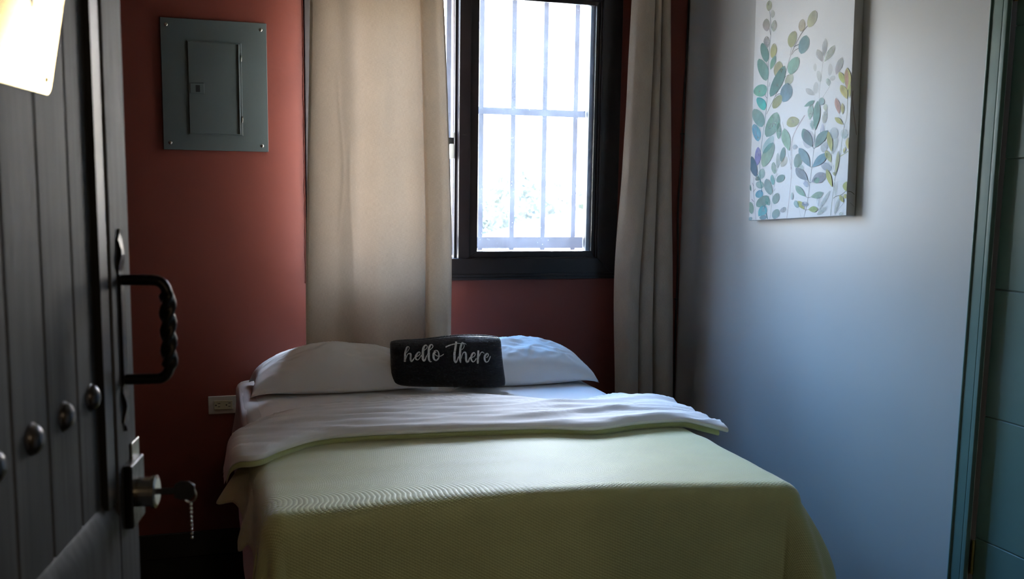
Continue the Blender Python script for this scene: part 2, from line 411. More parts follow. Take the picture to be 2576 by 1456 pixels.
# ------------------------------------------------------------------ window
win = empty('window_1', (0, 0, 0)); tag(win, 'dark brown sliding window with dusty panes above the bed', 'window', kind='structure')
def ring(mb, x0, x1, z0, z1, wl, wr, wb, wt, y0, y1):
    mb.prism([(x0, z0), (x1, z0), (x1 - wr, z0 + wb), (x0 + wl, z0 + wb)], y0, y1, 'y')
    mb.prism([(x0, z1), (x1, z1), (x1 - wr, z1 - wt), (x0 + wl, z1 - wt)][::-1], y0, y1, 'y')
    mb.prism([(x0, z0), (x0 + wl, z0 + wb), (x0 + wl, z1 - wt), (x0, z1)], y0, y1, 'y')
    mb.prism([(x1, z0), (x1, z1), (x1 - wr, z1 - wt), (x1 - wr, z0 + wb)], y0, y1, 'y')
f = MB(); ring(f, 0.402, 1.768, 1.126, 2.420, 0.086, 0.091, 0.092, 0.086, WB - 0.016, WB + 0.085)
f.build('window_frame', M_frame, win, bevel=0.003)
f = MB(); ring(f, 0.402 + 0.012, 1.768 - 0.012, 1.126 + 0.0, 1.150, 0.001, 0.001, 0.010, 0.010, WB - 0.022, WB - 0.014)
f.build('window_sill', M_frame, win, bevel=0.002)
s = MB(); ring(s, 1.041, 1.692, 1.200, 2.345, 0.050, 0.022, 0.022, 0.020, WB - 0.004, WB + 0.034)
so = s.build('sash', M_frame, win, bevel=0.0022)
s = MB(); ring(s, 1.089, 1.672, 1.221, 2.326, 0.039, 0.017, 0.026, 0.017, WB + 0.008, WB + 0.034)
s.build('glazing_bead', M_frame, so, bevel=0.0015)
MB().box(1.125, 1.658, WB + 0.019, WB + 0.023, 1.243, 2.312).build('glass', M_glass, so)
s = MB(); ring(s, 1.028, 1.700, 1.204, 2.340, 0.055, 0.060, 0.034, 0.020, WB + 0.046, WB + 0.074)
s2 = s.build('sash', M_frame, win, bevel=0.002); s2['label'] = 'rear sash slid open behind the front one'
MB().box(1.08, 1.643, WB + 0.058, WB + 0.062, 1.235, 2.323).build('glass', M_glass, s2)
MB().box(1.6405, 1.6425, WB + 0.04, WB + 0.078, 1.238, 2.32).build('sealing_strip', M_grey_sash, s2)
MB().box(1.0225, 1.0285, WB + 0.046, WB + 0.070, 1.230, 2.330).build('sealing_strip', M_seal, s2)
MB().box(1.0305, 1.0335, WB + 0.040, WB + 0.046, 1.215, 2.330).build('sealing_strip', M_seal, s2)
la = MB().box(1.004, 1.026, WB + 0.036, WB + 0.056, 1.650, 1.730).build('latch', M_black, s2, bevel=0.002)
MB().box(1.008, 1.030, WB + 0.030, WB + 0.048, 1.640, 1.703).build('latch_cover', M_whitepl, la, bevel=0.005)
MB().box(1.016, 1.030, WB + 0.030, WB + 0.044, 1.728, 1.752).build('latch_cover', M_whitepl, la, bevel=0.004)

# security grille outside
g = empty('window_grille', (1.084, 4.34, 1.24)); tag(g, 'grey steel security grille of upright bars outside the window', 'grille')
def gx(v): return v - 1.084
for xc in [1.3400 + 0.1487 * k for k in range(-6, 3)]:
    MB().box(gx(xc) - 0.011, gx(xc) + 0.011, -0.006, 0.006, 0.0, 1.30).build('bar', M_grille, g)
for z0, z1 in ((1.249, 1.300), (1.844, 1.874), (2.44, 2.49)):
    MB().box(gx(0.40), gx(1.70), -0.013, -0.006, z0 - 1.24, z1 - 1.24).build('rail', M_grille, g)
for xs in (0.41, 1.69):
    for zz in (0.03, 0.62, 1.22): MB().box(gx(xs) - 0.01, gx(xs) + 0.01, -0.055, -0.006, zz, zz + 0.02).build('wall_bracket', M_grille, g)
for sx in (-1, 1):
    for sz in (-1, 1):
        w = MB()
        for k in (0.6, 1.0):
            pts = [(gx(0.966) + sx * (0.01 + 0.055 * k * math.sin(a) * (1.0 if a < 1.9 else 0.9)), 0.0, 0.619 + sz * (0.018 + 0.10 * k * (1 - math.cos(a)) * 0.8)) for a in [i * 0.14 for i in range(20)]]
            w.tube(pts, 0.0035, 6)
        w.build('scroll', M_grille, g, smooth=True)

# ------------------------------------------------------------------ side door on the right
d2 = empty('door_2', (2.122, DY1, 0)); tag(d2, 'dark green grooved door in the white wall', 'door', kind='structure')

GZ = [0.0, 0.181, 0.539, 0.897, 1.258, 1.617, 1.971, 2.135]
w = MB()
for a, b in zip(GZ, GZ[1:]): w.box(-0.014, 0.026, -0.783, -0.003, a + 0.0015 + (0.008 if a == 0 else 0), b - 0.0015)
w.box(-0.010, 0.022, -0.783, -0.003, 0.01, 2.13)
w.build('door_leaf', M_green, d2, bevel=0.0018)
w = MB(); w.box(-0.030, 0.085, 0.0, 0.012, 0, DZ1); w.box(-0.030, 0.085, DY0 - DY1 - 0.012, DY0 - DY1, 0, DZ1); w.box(-0.030, 0.085, DY0 - DY1, 0, DZ1 - 0.018, DZ1)
w.build('door_jamb', M_jamb, d2)
w = MB()
w.box(-0.042, -0.030, 0.016, 0.062, 0, DZ1 + 0.062); w.box(-0.046, -0.030, 0.055, 0.062, 0, DZ1 + 0.062); w.box(-0.045, -0.030, -0.004, 0.013, 0, DZ1 + 0.013)
w.box(-0.042, -0.030, DY0 - DY1 - 0.062, 0.062, DZ1 + 0.016, DZ1 + 0.062); w.box(-0.045, -0.030, DY0 - DY1 - 0.013, 0.013, DZ1 - 0.004, DZ1 + 0.013)
w.box(-0.042, -0.030, DY0 - DY1 - 0.062, DY0 - DY1 - 0.016, 0, DZ1 + 0.062); w.box(-0.045, -0.030, DY0 - DY1 - 0.013, DY0 - DY1 + 0.004, 0, DZ1 + 0.013)
w.build('door_casing', M_green, d2, bevel=0.0025)
for z in (0.43, 2.035):
    w = MB(); w.tube([(-0.020, -0.005, z), (-0.020, -0.005, z + 0.10)], 0.005, 12)
    for k in range(4): w.tube([(-0.020, -0.005, z + 0.019 + k * 0.02), (-0.020, -0.005, z + 0.021 + k * 0.02)], 0.0057, 12)
    w.build('hinge', M_hinge, d2, smooth=False)
w = MB(); w.lathe([(0.026, 0), (0.026, 0.006), (0.011, 0.01), (0.011, 0.03), (0.025, 0.04), (0.028, 0.052), (0.02, 0.062), (0.0, 0.064)], (-0.0, -0.70, 1.0), (-1, 0, 0))
w.build('door_knob', M_hinge, d2, smooth=True)

# ------------------------------------------------------------------ wooden entrance door, open on the left
A10 = math.radians(80)
d1 = empty('door_1', (-0.1 - 0.85 * math.sin(math.radians(10)), 1.5 - 0.85 * math.cos(math.radians(10)), 0), A10)
tag(d1, 'open dark plank door with iron pull and studs at left edge', 'door', kind='structure')
# local x runs from the hinge to the free edge (0.85), the face seen is -y
U = lambda u: 0.85 + u
w = MB()
w.box(U(-0.100), U(0.0), 0.0, 0.042, 0.012, 2.06)
w.box(U(-0.85), U(-0.74), 0.0, 0.042, 0.012, 2.06)
w.prism([(0.0, 0.92), (0.042, 0.92), (0.042, 1.094), (0.0125, 1.094), (0.0, 1.066)], U(-0.74), U(-0.100), 'x'); w.box(U(-0.74), U(-0.100), 0.0, 0.042, 0.012, 0.22); w.box(U(-0.74), U(-0.100), 0.0, 0.042, 1.94, 2.06)
w.build('door_frame', M_wood, d1, bevel=0.004)
MB().box(U(-0.140), U(-0.0998), 0.0030, 0.020, 1.086, 1.944).build('black_strip', M_black, d1)  # flat black strip along the inner edge of the stile
w = MB()
for k in range(6):
    x1 = -0.116 - 0.1065 * k; x0 = x1 - 0.1035
    w.box(U(max(x0, -0.745)), U(min(x1, -0.095)), 0.012, 0.034, 1.08, 1.95)
w.box(U(-0.745), U(-0.095), 0.0165, 0.032, 1.08, 1.95)
w.box(U(-0.745), U(-0.095), 0.018, 0.034, 0.21, 0.93)
w.build('plank_panel', M_wood, d1, bevel=0.003)
for k in range(5):
    w = MB(); r = 0.0165
    w.lathe([(r * 1.08, 0), (r * 1.08, 0.0015)] + [(r * math.cos(a), 0.0015 + 0.011 * math.sin(a)) for a in [i * math.pi / 16 for i in range(9)]], (U(-0.169 - 0.1065 * k), 0.0125, 1.244), (0, -1, 0))
    w.build('stud', M_stud, d1, smooth=True)
# name plate in brass, with a dark mark at its upper part
w = MB(); x1, x0, z0, z1 = U(-0.281), U(-0.500), 1.608, 1.80; rr = 0.010
poly = []
for cx, cz, a0 in ((x1 - rr, z0 + rr, -90), (x1 - rr, z1 - rr, 0), (x0 + rr, z1 - rr, 90), (x0 + rr, z0 + rr, 180)):
    for k in range(5): a = math.radians(a0 + 22.5 * k); poly.append((cx + rr * math.cos(a), cz + rr * math.sin(a)))
w.prism(poly, 0.0095, 0.0125, 'y')
npz = w.build('brass_plate', M_brass, d1, bevel=0.0008)
for (x, z) in ((x1 - 0.018, z0 + 0.016), (x0 + 0.018, z0 + 0.016), (x1 - 0.018, z1 - 0.016), (x0 + 0.018, z1 - 0.016)):
    MB().lathe([(0.0032, 0), (0.003, 0.0012), (0.0, 0.0018)], (x, 0.0096, z), (0, -1, 0), 12).build('screw', M_hinge, npz)
npz.location = (0, 0.0125, 1.608); npz.rotation_euler = (math.radians(10.5), 0, 0)
for v_ in npz.data.vertices: v_.co = v_.co - Vector((0, 0.0125, 1.608))
for c_ in npz.children:
    for v_ in c_.data.vertices: v_.co = v_.co - Vector((0, 0.0125, 1.608))
MB().prism([(U(-0.386), 1.704), (U(-0.371), 1.688), (U(-0.371), 1.78), (U(-0.386), 1.78)], 0.0088, 0.0096, 'y').build('engraved_mark', M_black, npz).data.transform(Matrix.Translation((0, -0.0125, -1.608)))
# forged pull handle
h = MB(); out = []
zs = [1.174 + i * (1.452 - 1.174) / 40 for i in range(41)]
for i, z in enumerate(zs):
    t = i / 40
    wd = 0.010 + (0.004 * math.sin(t * 40) if (t < 0.22 or t > 0.78) else 0)
    if t < 0.03 or t > 0.97: wd = 0.003
    out.append((z, wd))
n0 = len(h.v)
for z, wd in out:
    t = (z - 1.174) / 0.278; yy = 0.0035 * math.sin(t * 34) if (t < 0.25 or t > 0.75) else 0.0
    h.v += [(U(-0.058) - wd, -0.004 + yy * 0.5, z), (U(-0.058) + wd, -0.004 + yy * 0.5, z), (U(-0.058) + wd, 0.0005, z), (U(-0.058) - wd, 0.0005, z)]
for i in range(40):
    for j in range(4):
        a = n0 + i * 4 + j; b = n0 + i * 4 + (j + 1) % 4; h.f.append((a, b, b + 4, a + 4))
h.f += [(n0, n0 + 1, n0 + 2, n0 + 3), (n0 + 160, n0 + 161, n0 + 162, n0 + 163)]
hp = h.build('handle_plate', M_iron, d1)
h = MB(); xx = U(-0.058); top, bot, ex = 1.383, 1.246, -0.062
path = [(xx, 0.0, top)] + [(xx, ex * t, top) for t in (0.25, 0.5, 0.68)] + [(xx, ex * (0.72 + 0.28 * math.sin(a)), top - 0.020 * (1 - math.cos(a))) for a in [k * math.pi / 12 for k in range(1, 7)]]
path += [(xx, ex, top - 0.020 - k * (top - bot - 0.040) / 24) for k in range(1, 24)]
path += [(xx, ex * (0.72 + 0.28 * math.cos(a)), bot + 0.020 * (1 - math.sin(a))) for a in [k * math.pi / 12 for k in range(0, 7)]] + [(xx, ex * t, bot) for t in (0.55, 0.3, 0.0)]
# twisted square-section bar
n0 = len(h.v); prev = None; P = [Vector(p) for p in path]; tw = 0.0
for i, p in enumerate(P):
    d = (P[min(i + 1, len(P) - 1)] - P[max(i - 1, 0)]).normalized(); a = Vector((1, 0, 0)); b = d.cross(a).normalized()
    mid = abs(p.y - ex) < 1e-4
    if mid: tw += math.pi * 5 / 24 / 2
    rad = 0.0095 if mid else 0.0072
    for j in range(16):
        th = 2 * math.pi * j / 16
        rr = rad * (1 + (0.26 * math.cos(3 * (th - tw)) if mid else 0.04 * math.cos(4 * th)))
        h.v.append(tuple(p + (a * math.cos(th) + b * math.sin(th)) * rr))
for i in range(len(P) - 1):
    for j in range(16):
        k = (j + 1) % 16; h.f.append((n0 + i * 16 + j, n0 + i * 16 + k, n0 + (i + 1) * 16 + k, n0 + (i + 1) * 16 + j))
h.build('pull_handle', M_iron, d1, smooth=True)
# surface lock
lx = U(-0.045)
w = MB(); w.box(U(-0.078), U(-0.008), -0.012, 0.001, 1.038, 1.128)
lk = w.build('lock_case', M_iron, d1, bevel=0.003)
w = MB(); w.lathe([(0.021, 0.0), (0.021, 0.018), (0.0235, 0.019), (0.0235, 0.024), (0.019, 0.026), (0.0, 0.0265)], (lx, -0.012, 1.082), (0, -1, 0), 28)
w.build('lock_cylinder', M_steel, lk, smooth=False)
MB().box(U(-0.036), U(0.004), -0.003, 0.0, 1.100, 1.150).build('strike_plate', M_steel, d1, bevel=0.001)
# key in the lock with a hanging chain
ML = Matrix.Translation(d1.location) @ Matrix.Rotation(A10, 4, 'Z')
kp = ML @ Vector((lx, -0.0385, 1.082))
key = empty('key', kp, A10); tag(key, 'dark door key with ball chain hanging from the lock of the open plank door', 'key')
w = MB(); w.box(-0.001, 0.001, -0.026, 0.010, -0.0045, 0.0045)
w.prism([(-0.022, -0.010), (-0.030, -0.013), (-0.044, -0.013), (-0.050, -0.006), (-0.050, 0.008), (-0.042, 0.014), (-0.030, 0.014), (-0.022, 0.009)], -0.0012, 0.0012, 'x')
w.build('key_blade', M_stud, key, bevel=0.0006)
w = MB(); w.tube([(0.0, -0.043 + 0.009 * math.cos(a), -0.006 + 0.011 * math.sin(a)) for a in [k * math.pi / 10 for k in range(21)]], 0.0011, 8, caps=False)
w.build('key_ring', M_steel, key, smooth=True)
for k in range(9):
    w = MB(); zc = -0.020 - k * 0.0062; r = 0.0022
    w.lathe([(0.0003, -r)] + [(r * math.cos(a), r * math.sin(a)) for a in [i * math.pi / 8 for i in range(-3, 4)]] + [(0.0003, r)], (0.0006 * math.sin(k), -0.044, zc), (0, 0, 1), 10)
    w.build('chain_bead', M_steel, key, smooth=True)

# ------------------------------------------------------------------ electrical panel
ep = empty('breaker_panel', (0.06, WB, 1.648)); tag(ep, 'grey green electrical breaker panel screwed to the red wall', 'electrical panel')
w = MB(); w.box(-0.198, 0.197, -0.010, 0.0, 0.0, 0.497)
w.box(-0.102, 0.100, -0.0125, -0.009, 0.060, 0.415)
w.build('cover_plate', M_panel, ep, bevel=0.004)
w = MB(); w.box(-0.100, 0.092, -0.0155, -0.011, 0.064, 0.411)
w.box(0.086, 0.0915, -0.0205, -0.013, 0.066, 0.409)
pdr = w.build('panel_door', M_panel, ep, bevel=0.0015)
w = MB(); w.box(-0.094, -0.042, -0.019, -0.0155, 0.216, 0.256); pl = w.build('latch', M_panel, pdr, bevel=0.002)
MB().box(-0.074, -0.058, -0.0194, -0.0185, 0.222, 0.248).build('latch_slot', M_black, pl)
for z in (0.345, 0.110): MB().tube([(0.099, -0.0155, z), (0.099, -0.0155, z + 0.024)], 0.0026, 10).build('hinge', M_steel, ep, smooth=True)
for x, z in ((-0.176, 0.471), (0.175, 0.471), (-0.173, 0.026), (0.173, 0.023)):
    MB().lathe([(0.0075, 0), (0.007, 0.0022), (0.004, 0.0036), (0.0, 0.004)], (x, -0.0098, z), (0, -1, 0), 16).build('screw', M_steel, ep, smooth=True)

# ------------------------------------------------------------------ wall socket
ol = empty('wall_outlet', (0.061, WB, 0.591)); tag(ol, 'ivory double power outlet set sideways low on the red wall', 'outlet')
MB().box(-0.059, 0.059, -0.006, 0.0, 0.0, 0.074).build('face_plate', M_ivory, ol, bevel=0.0025)
rc = MB().box(-0.036, 0.036, -0.0085, -0.005, 0.018, 0.055).build('receptacle', M_ivory2, ol, bevel=0.001)
for cx in (-0.018, 0.023):
    w = MB(); w.lathe([(0.0030, 0), (0.0, 0.0001)], (cx - 0.011, -0.0086, 0.0365), (0, -1, 0), 12)
    w.box(cx - 0.004, cx + 0.006, -0.0088, -0.008, 0.0425, 0.0450); w.box(cx - 0.004, cx + 0.005, -0.0088, -0.008, 0.0290, 0.0315)
    w.build('socket_slots', M_black, rc)
MB().lathe([(0.0025, 0), (0.0, 0.001)], (-0.049, -0.0060, 0.037), (0, -1, 0), 10).build('screw', M_ivory, ol)

# ------------------------------------------------------------------ cable down the corner
w = MB(); pts = catmull([(WR - 0.006, WB - 0.006, CH), (WR - 0.007, WB - 0.008, 2.2), (WR - 0.014, WB - 0.007, 1.85), (WR - 0.016, WB - 0.007, 1.62), (WR - 0.022, WB - 0.006, 1.45), (WR - 0.012, WB - 0.007, 1.15), (WR - 0.012, WB - 0.006, 0.8), (WR - 0.008, WB - 0.008, 0.3), (WR - 0.020, WB - 0.018, 0.12)], 8)
w.tube(pts, 0.0045, 10)
cb = w.build('cable', M_cable, smooth=True); tag(cb, 'black cable running down the corner behind the right curtain', 'cable')
for z in (1.77, 1.02, 0.66):
    x = WR - 0.014
    MB().box(x - 0.008, x + 0.008, WB - 0.013, WB, z, z + 0.008).build('cable_clip', M_cable, cb, bevel=0.001)

# ------------------------------------------------------------------ curtains
rod = empty('curtain_rod', (1.15, 3.965, 2.53)); tag(rod, 'dark curtain rod above the window', 'curtain rod')
MB().tube([(-0.92, 0, 0), (0.90, 0, 0)], 0.010, 14).build('rod', M_iron, rod, smooth=True)
for x in (-0.88, 0.87): MB().box(x - 0.008, x + 0.008, -0.012, WB - 3.965, -0.02, -0.008).build('bracket', M_iron, rod)
for x, sg in ((-0.92, -1), (0.90, 1)): MB().lathe([(0.010, 0), (0.018, 0.006), (0.022, 0.02), (0.016, 0.034), (0.0, 0.04)], (x, 0, 0), (sg, 0, 0)).build('finial', M_iron, rod, smooth=True)

def curtain(name, zt, zb, edge_l, edge_r, profile, nz, nu, m, label):
    """profile(s, t) -> (fraction across, y); s across 0..1, t down 0..1"""
    def fn(u, v):
        z = zt + (zb - zt) * v
        xl, xr = smooth_interp(edge_l, -z), smooth_interp(edge_r, -z)
        fx, y = profile(u, z)
        return (xl + (xr - xl) * fx, y, z)
    mb = MB(); mb.grid(fn, nu, nz, lambda u, v: (u * 1.1, v * (zt - zb)))
    o = mb.build(name, m, smooth=True)
    tag(o, label, 'curtain')
    for k, side in ((0.0, 'l'), (1.0, 'r')):          # stitched side hems
        hm = MB(); sg = 1 if k == 0 else -1
        def hf(u, v, k=k, sg=sg):
            p = Vector(fn(k, v)); q = Vector(fn(k + sg * 0.02, v)); d = (q - p); d.normalize()
            return p + d * 0.014 * u + Vector((0, 0.0016, 0))
        hm.grid(hf, 2, nz, lambda u, v: (u * 0.014, v * (zt - zb)))
        hm.build('side_hem', m, o, smooth=True)
    return o

def prof_left(u, z):
    # flat main panel, a deep valley at 0.80, then a nearer overlapping pleat
    low = sstep(2.3, 0.9, z)
    fx = smooth_interp([(0, 0), (0.25, 0.26), (0.5, 0.53), (0.66, 0.73), (0.72, 0.785), (0.76, 0.828), (0.79, 0.835), (0.82, 0.800), (0.85, 0.815), (0.93, 0.92), (1.0, 1.0)], u)
    y = smooth_interp([(0, 3.972), (0.05, 3.984), (0.2, 3.992), (0.33, 4.028), (0.47, 3.980), (0.6, 3.992), (0.70, 3.985), (0.745, 3.998), (0.77, 4.085), (0.795, 4.060), (0.82, 3.955), (0.86, 3.930), (0.93, 3.975), (0.97, 3.985), (1.0, 4.012)], u)
    y = 4.0 + (y - 4.0) * (0.75 + 0.45 * low)
    y += 0.010 * ns(u * 3.0, z * 1.1, 0.3) + 0.004 * ns(u * 9 + z * 0.8, z * 2.6, 4.0)
    # small ripples where the cloth was creased
    y += 0.0022 * math.exp(-((u - 0.22 - 0.02 * math.sin(z * 9)) / 0.012) ** 2) * sstep(2.0, 1.85, z) * sstep(1.25, 1.4, z)
    y += 0.0022 * math.exp(-((u - 0.30 - 0.015 * math.sin(z * 7)) / 0.012) ** 2) * sstep(1.75, 1.6, z) * sstep(1.05, 1.2, z)
    fx += 0.004 * ns(z * 2.0, u * 2) * math.sin(math.pi * u)
    return fx, y - 0.055
cl = curtain('curtain', 2.505, 0.775, [(-2.6, 0.409), (-2.22, 0.406), (-1.31, 0.380), (-0.9, 0.374), (-0.3, 0.372)],
             [(-2.6, 0.901), (-2.26, 0.928), (-1.75, 0.951), (-1.31, 0.968), (-0.91, 0.968), (-0.3, 0.966)], prof_left, 110, 150, M_curtain,
             'wide beige linen curtain covering the left half of the window')

def prof_right(u, z):
    t = sstep(2.3, 0.7, z)
    v1 = 0.55 - 0.18 * t; v2 = 0.72 - 0.10 * t
    P = [(0, 0, 4.012), (0.10, 0.09, 3.975), (0.24, v1 * 0.55, 3.955), (0.36, v1 * 0.95, 3.975), (0.40, v1 + 0.0, 4.020), (0.43, v1 - 0.005, 4.010), (0.47, v1 + 0.03, 3.972), (0.56, v2 - 0.06, 3.966), (0.64, v2 - 0.005, 3.985),
         (0.67, v2 + 0.005, 4.032), (0.70, v2 + 0.012, 4.020), (0.74, v2 + 0.04, 3.974), (0.85, (1 + v2) / 2 + 0.02, 3.955), (0.95, 0.975, 3.985), (1.0, 1.0, 4.02)]
    fx = smooth_interp([(a, b) for a, b, c in P], u); y = smooth_interp([(a, c) for a, b, c in P], u)
    y += 0.008 * ns(u * 4, z * 1.3, 2.0) + 0.003 * ns(u * 8, z * 4, 7.0)
    y += -0.010 * math.exp(-((z - 1.33) / 0.10) ** 2) * math.exp(-((u - 0.22) / 0.08) ** 2) + 0.004 * math.exp(-((z - 1.45 + (u - 0.2) * 0.3) / 0.012) ** 2) * math.exp(-((u - 0.2) / 0.09) ** 2)
    return fx, y
cr_ = curtain('curtain', 2.505, 0.36, [(-2.6, 1.765), (-2.31, 1.757), (-1.65, 1.738), (-1.14, 1.715), (-0.64, 1.731), (-0.3, 1.735)],
              [(-2.6, 1.925), (-2.33, 1.930), (-1.65, 1.960), (-1.13, 1.987), (-0.53, 2.013), (-0.3, 2.02)], prof_right, 110, 170, M_curtain2,
              'narrow gathered greige curtain to the right of the window')

# ------------------------------------------------------------------ bed
bed = empty('bed', (0.81, 3.2, 0)); tag(bed, 'double bed with white linen standing against the red wall', 'bed')
MX0, MX1, MY0, MY1, MZ = 0.110, 1.498, 2.300, 4.075, 0.742
def rbox(mb, x0, x1, y0, y1, z0, z1, rc, rt, nc=8):
    loops = []
    def loop(ins, z):
        L = []
        r = max(rc - ins, 0.005)
        for cx, cy, a0 in ((x1 - ins - r, y0 + ins + r, -90), (x1 - ins - r, y1 - ins - r, 0), (x0 + ins + r, y1 - ins - r, 90), (x0 + ins + r, y0 + ins + r, 180)):
            for k in range(nc + 1): a = math.radians(a0 + 90 * k / nc); L.append((cx + r * math.cos(a), cy + r * math.sin(a), z))
        return L
    loops.append(loop(rt * 0.6, z0)); loops.append(loop(0, z0 + rt * 0.6))
    for k in range(1, 6): loops.append(loop(0, z0 + rt * 0.6 + (z1 - rt - z0 - rt * 0.6) * k / 5))
    for k in range(1, 7): a = math.pi / 2 * k / 6; loops.append(loop(rt * (1 - math.cos(a)), z1 - rt + rt * math.sin(a)))
    n0 = len(mb.v); m = len(loops[0])
    for L in loops: mb.v += L
    for i in range(len(loops) - 1):
        for j in range(m):
            k = (j + 1) % m; mb.f.append((n0 + i * m + j, n0 + i * m + k, n0 + (i + 1) * m + k, n0 + (i + 1) * m + j))
    mb.f.append(tuple(range(n0, n0 + m))[::-1]); e = n0 + (len(loops) - 1) * m; mb.f.append(tuple(range(e, e + m)))
w = MB(); rbox(w, MX0 + 0.006 - 0.81, MX1 - 0.006 - 0.81, MY0 + 0.006 - 3.2, MY1 - 0.006 - 3.2, 0.455, MZ - 0.004, 0.06, 0.035); w.build('mattress', M_mattress, bed, smooth=True)
w = MB(); w.box(MX0 + 0.02 - 0.81, MX1 - 0.02 - 0.81, MY0 + 0.03 - 3.2, MY1 - 0.01 - 3.2, 0.18, 0.452); w.build('bed_base', M_base, bed, bevel=0.01)
for sx in (0.17, 1.44):
    for sy in (2.42, 4.0): MB().lathe([(0.022, 0), (0.03, 0.18)], (sx - 0.81, sy - 3.2, 0), (0, 0, 1), 16).build('leg', M_base, bed, smooth=False)

def sheet_top(x, y):
    z = MZ
    z -= 0.010 * sstep(0.25, 0.118, x) ** 2 + 0.006 * sstep(1.40, 1.50, x)
    z += 0.0016 * ns(x * 3, y * 9) + 0.0012 * ns(x * 11 + y * 6, y * 3, 3)
    return z
w = MB()
def fs(u, v):          # fitted sheet: u across with both sides down, v along
    L = 0.27; Wd = MX1 - MX0; tot = Wd + 2 * L; s = -L + tot * u
    Ly = 0.27; D = MY1 - MY0; tt = -Ly + (D + Ly) * v
    r = 0.035
    ex = -s if s < r else (s - (Wd - r) if s > Wd - r else 0.0)
    if s < r: ex = r - s
    ey = r - tt if tt < r else 0.0
    cx = clamp(s, r, Wd - r); cy = clamp(tt, r, D)
    d = math.hypot(ex, ey)
    if d < 1e-9: return (MX0 + cx, MY0 + cy, sheet_top(MX0 + cx, MY0 + cy))
    dx = (-1 if s < r else 1) * ex / d; dy = -ey / d
    dd = max(ex, ey) if ex * ey > 0 else d
    a = min(dd / r, math.pi / 2); o = r * math.sin(a); dn = r * (1 - math.cos(a)) + max(0, dd - r * math.pi / 2)
    o += 0.022 * sstep(0.08, 0.25, dn) * (1 if s < r else 0)
    wob = 0.005 * ns((MX0 + cx) * 4, (MY0 + cy) * 5, dn * 2.0) * min(1, dn * 8)
    x, y = MX0 + cx + dx * (o + wob), MY0 + cy + dy * (o + wob)
    return (x, y, sheet_top(clamp(x, MX0 + 0.03, MX1 - 0.03), y) - dn)
w.grid(fs, 120, 110, lambda u, v: (u * 1.9, v * 2.0))
o = w.build('fitted_sheet', M_sheet, smooth=True); tag(o, 'white fitted sheet stretched over the mattress under the pillows', 'bed sheet')

# green blanket
BX0, BX1 = 0.114, 1.500
def foot_y(x): return smooth_interp([(0.0, 2.275), (0.2, 2.275), (0.8, 2.280), (1.2, 2.235), (1.52, 2.185)], x)
TOPY = 3.16
def left_len(y): return smooth_interp([(2.18, 0.42), (2.30, 0.40), (2.36, 0.26), (2.41, 0.17), (2.47, 0.135), (2.55, 0.135), (2.60, 0.170), (2.68, 0.150), (2.78, 0.13), (2.88, 0.125), (2.97, 0.150), (3.05, 0.11), (3.16, 0.12)], y)
def left_out(y): return smooth_interp([(2.2, 0.030), (2.36, 0.016), (2.46, 0.010), (2.54, 0.020), (2.61, 0.042), (2.70, 0.028), (2.78, 0.030), (2.88, 0.056), (2.97, 0.092), (3.06, 0.045), (3.16, 0.03)], y)
def bl(s, t):
    """s: cross arc coordinate, t: along coordinate (y on the flat part)"""
    r = 0.050
    fy = foot_y(clamp(s, BX0, BX1)) + r
    x0, x1 = BX0 + r, BX1 - r
    lx = s; ex = 0.0; sx = 0
    if s < x0: ex = x0 - s; sx = -1
    elif s > x1: ex = s - x1; sx = 1
    ey = fy - t if t < fy else 0.0
    cx = clamp(s, x0, x1); cy = max(t, fy)
    d = math.hypot(ex, ey)
    puff = 0.010 + 0.008 * math.sin(math.pi * clamp((cx - 0.12) / 1.38, 0, 1)) + 0.004 * ns(cx * 2.2, cy * 2.5, 1) + 0.0015 * ns(cx * 6, cy * 14, 5)
    puff += 0.007 * math.exp(-((cy - 2.62 - 0.05 * cx) / 0.05) ** 2) * sstep(0.8, 1.2, cx) * 0.5
    zt = MZ + puff
    if d < 1e-9: return Vector((cx, cy, zt))
    dx, dy = sx * ex / d, -ey / d
    a = min(d / r, math.pi / 2); o = r * math.sin(a); rest = max(0.0, d - r * math.pi / 2); dn = r * (1 - math.cos(a)) + rest
    o2 = 0.0
    q = min(rest / 0.30, 1.0)
    if sx < 0 and ey == 0: o2 = left_out(cy) * min(rest / 0.12, 1.0) ** 0.8
    elif sx > 0 and ey == 0: o2 = 0.100 * math.sin(min(rest, 0.40) / 0.40 * 2.55) + 0.01 * math.sin(cy * 22) * q
    elif ex == 0: o2 = 0.012 * q + 0.014 * q * ns(cx * 3.2, rest * 1.5, 8) + 0.010 * q * sstep(0.9, 1.5, cx) * math.sin(cx * 21)
    else:
        ang = math.atan2(ey, ex)      # 0 = side, pi/2 = foot
        if sx < 0:
            o2 = (0.016 * math.cos(ang) ** 2 + 0.030 * math.sin(2 * ang)) * q + 0.030 * q * math.sin(ang * 6.0) * math.sin(2 * ang)
        else:
            o2 = 0.100 * math.cos(ang) ** 2 * math.sin(min(rest, 0.40) / 0.40 * 2.55) + q * 0.012 * math.sin(ang) ** 2 + 0.035 * q * math.sin(2 * ang) + 0.018 * q * math.sin(ang * 8.0) * math.sin(2 * ang)
    o += o2
    p = Vector((cx + dx * o, cy + dy * o, zt - dn))
    return p
w = MB(); NU, NV = 230, 190
S1 = 0.36; F1 = 0.52
def bfn(u, v):
    t = 2.20 - F1 + (TOPY - 2.20 + F1) * v if False else None
    # v: 0 at the foot hem, 1 under the turned-down sheet
    tt = (2.30 - F1) + (TOPY - 2.30 + F1) * v
    ys = max(tt, 2.20)
    L = left_len(max(tt, 2.22)) if tt > 2.30 else 0.40
    s = (BX0 - L) + (BX1 + S1 - BX0 + L) * u
    return bl(s, tt)
w.grid(bfn, NU, NV, lambda u, v: (u * 2.0, v * 1.4))
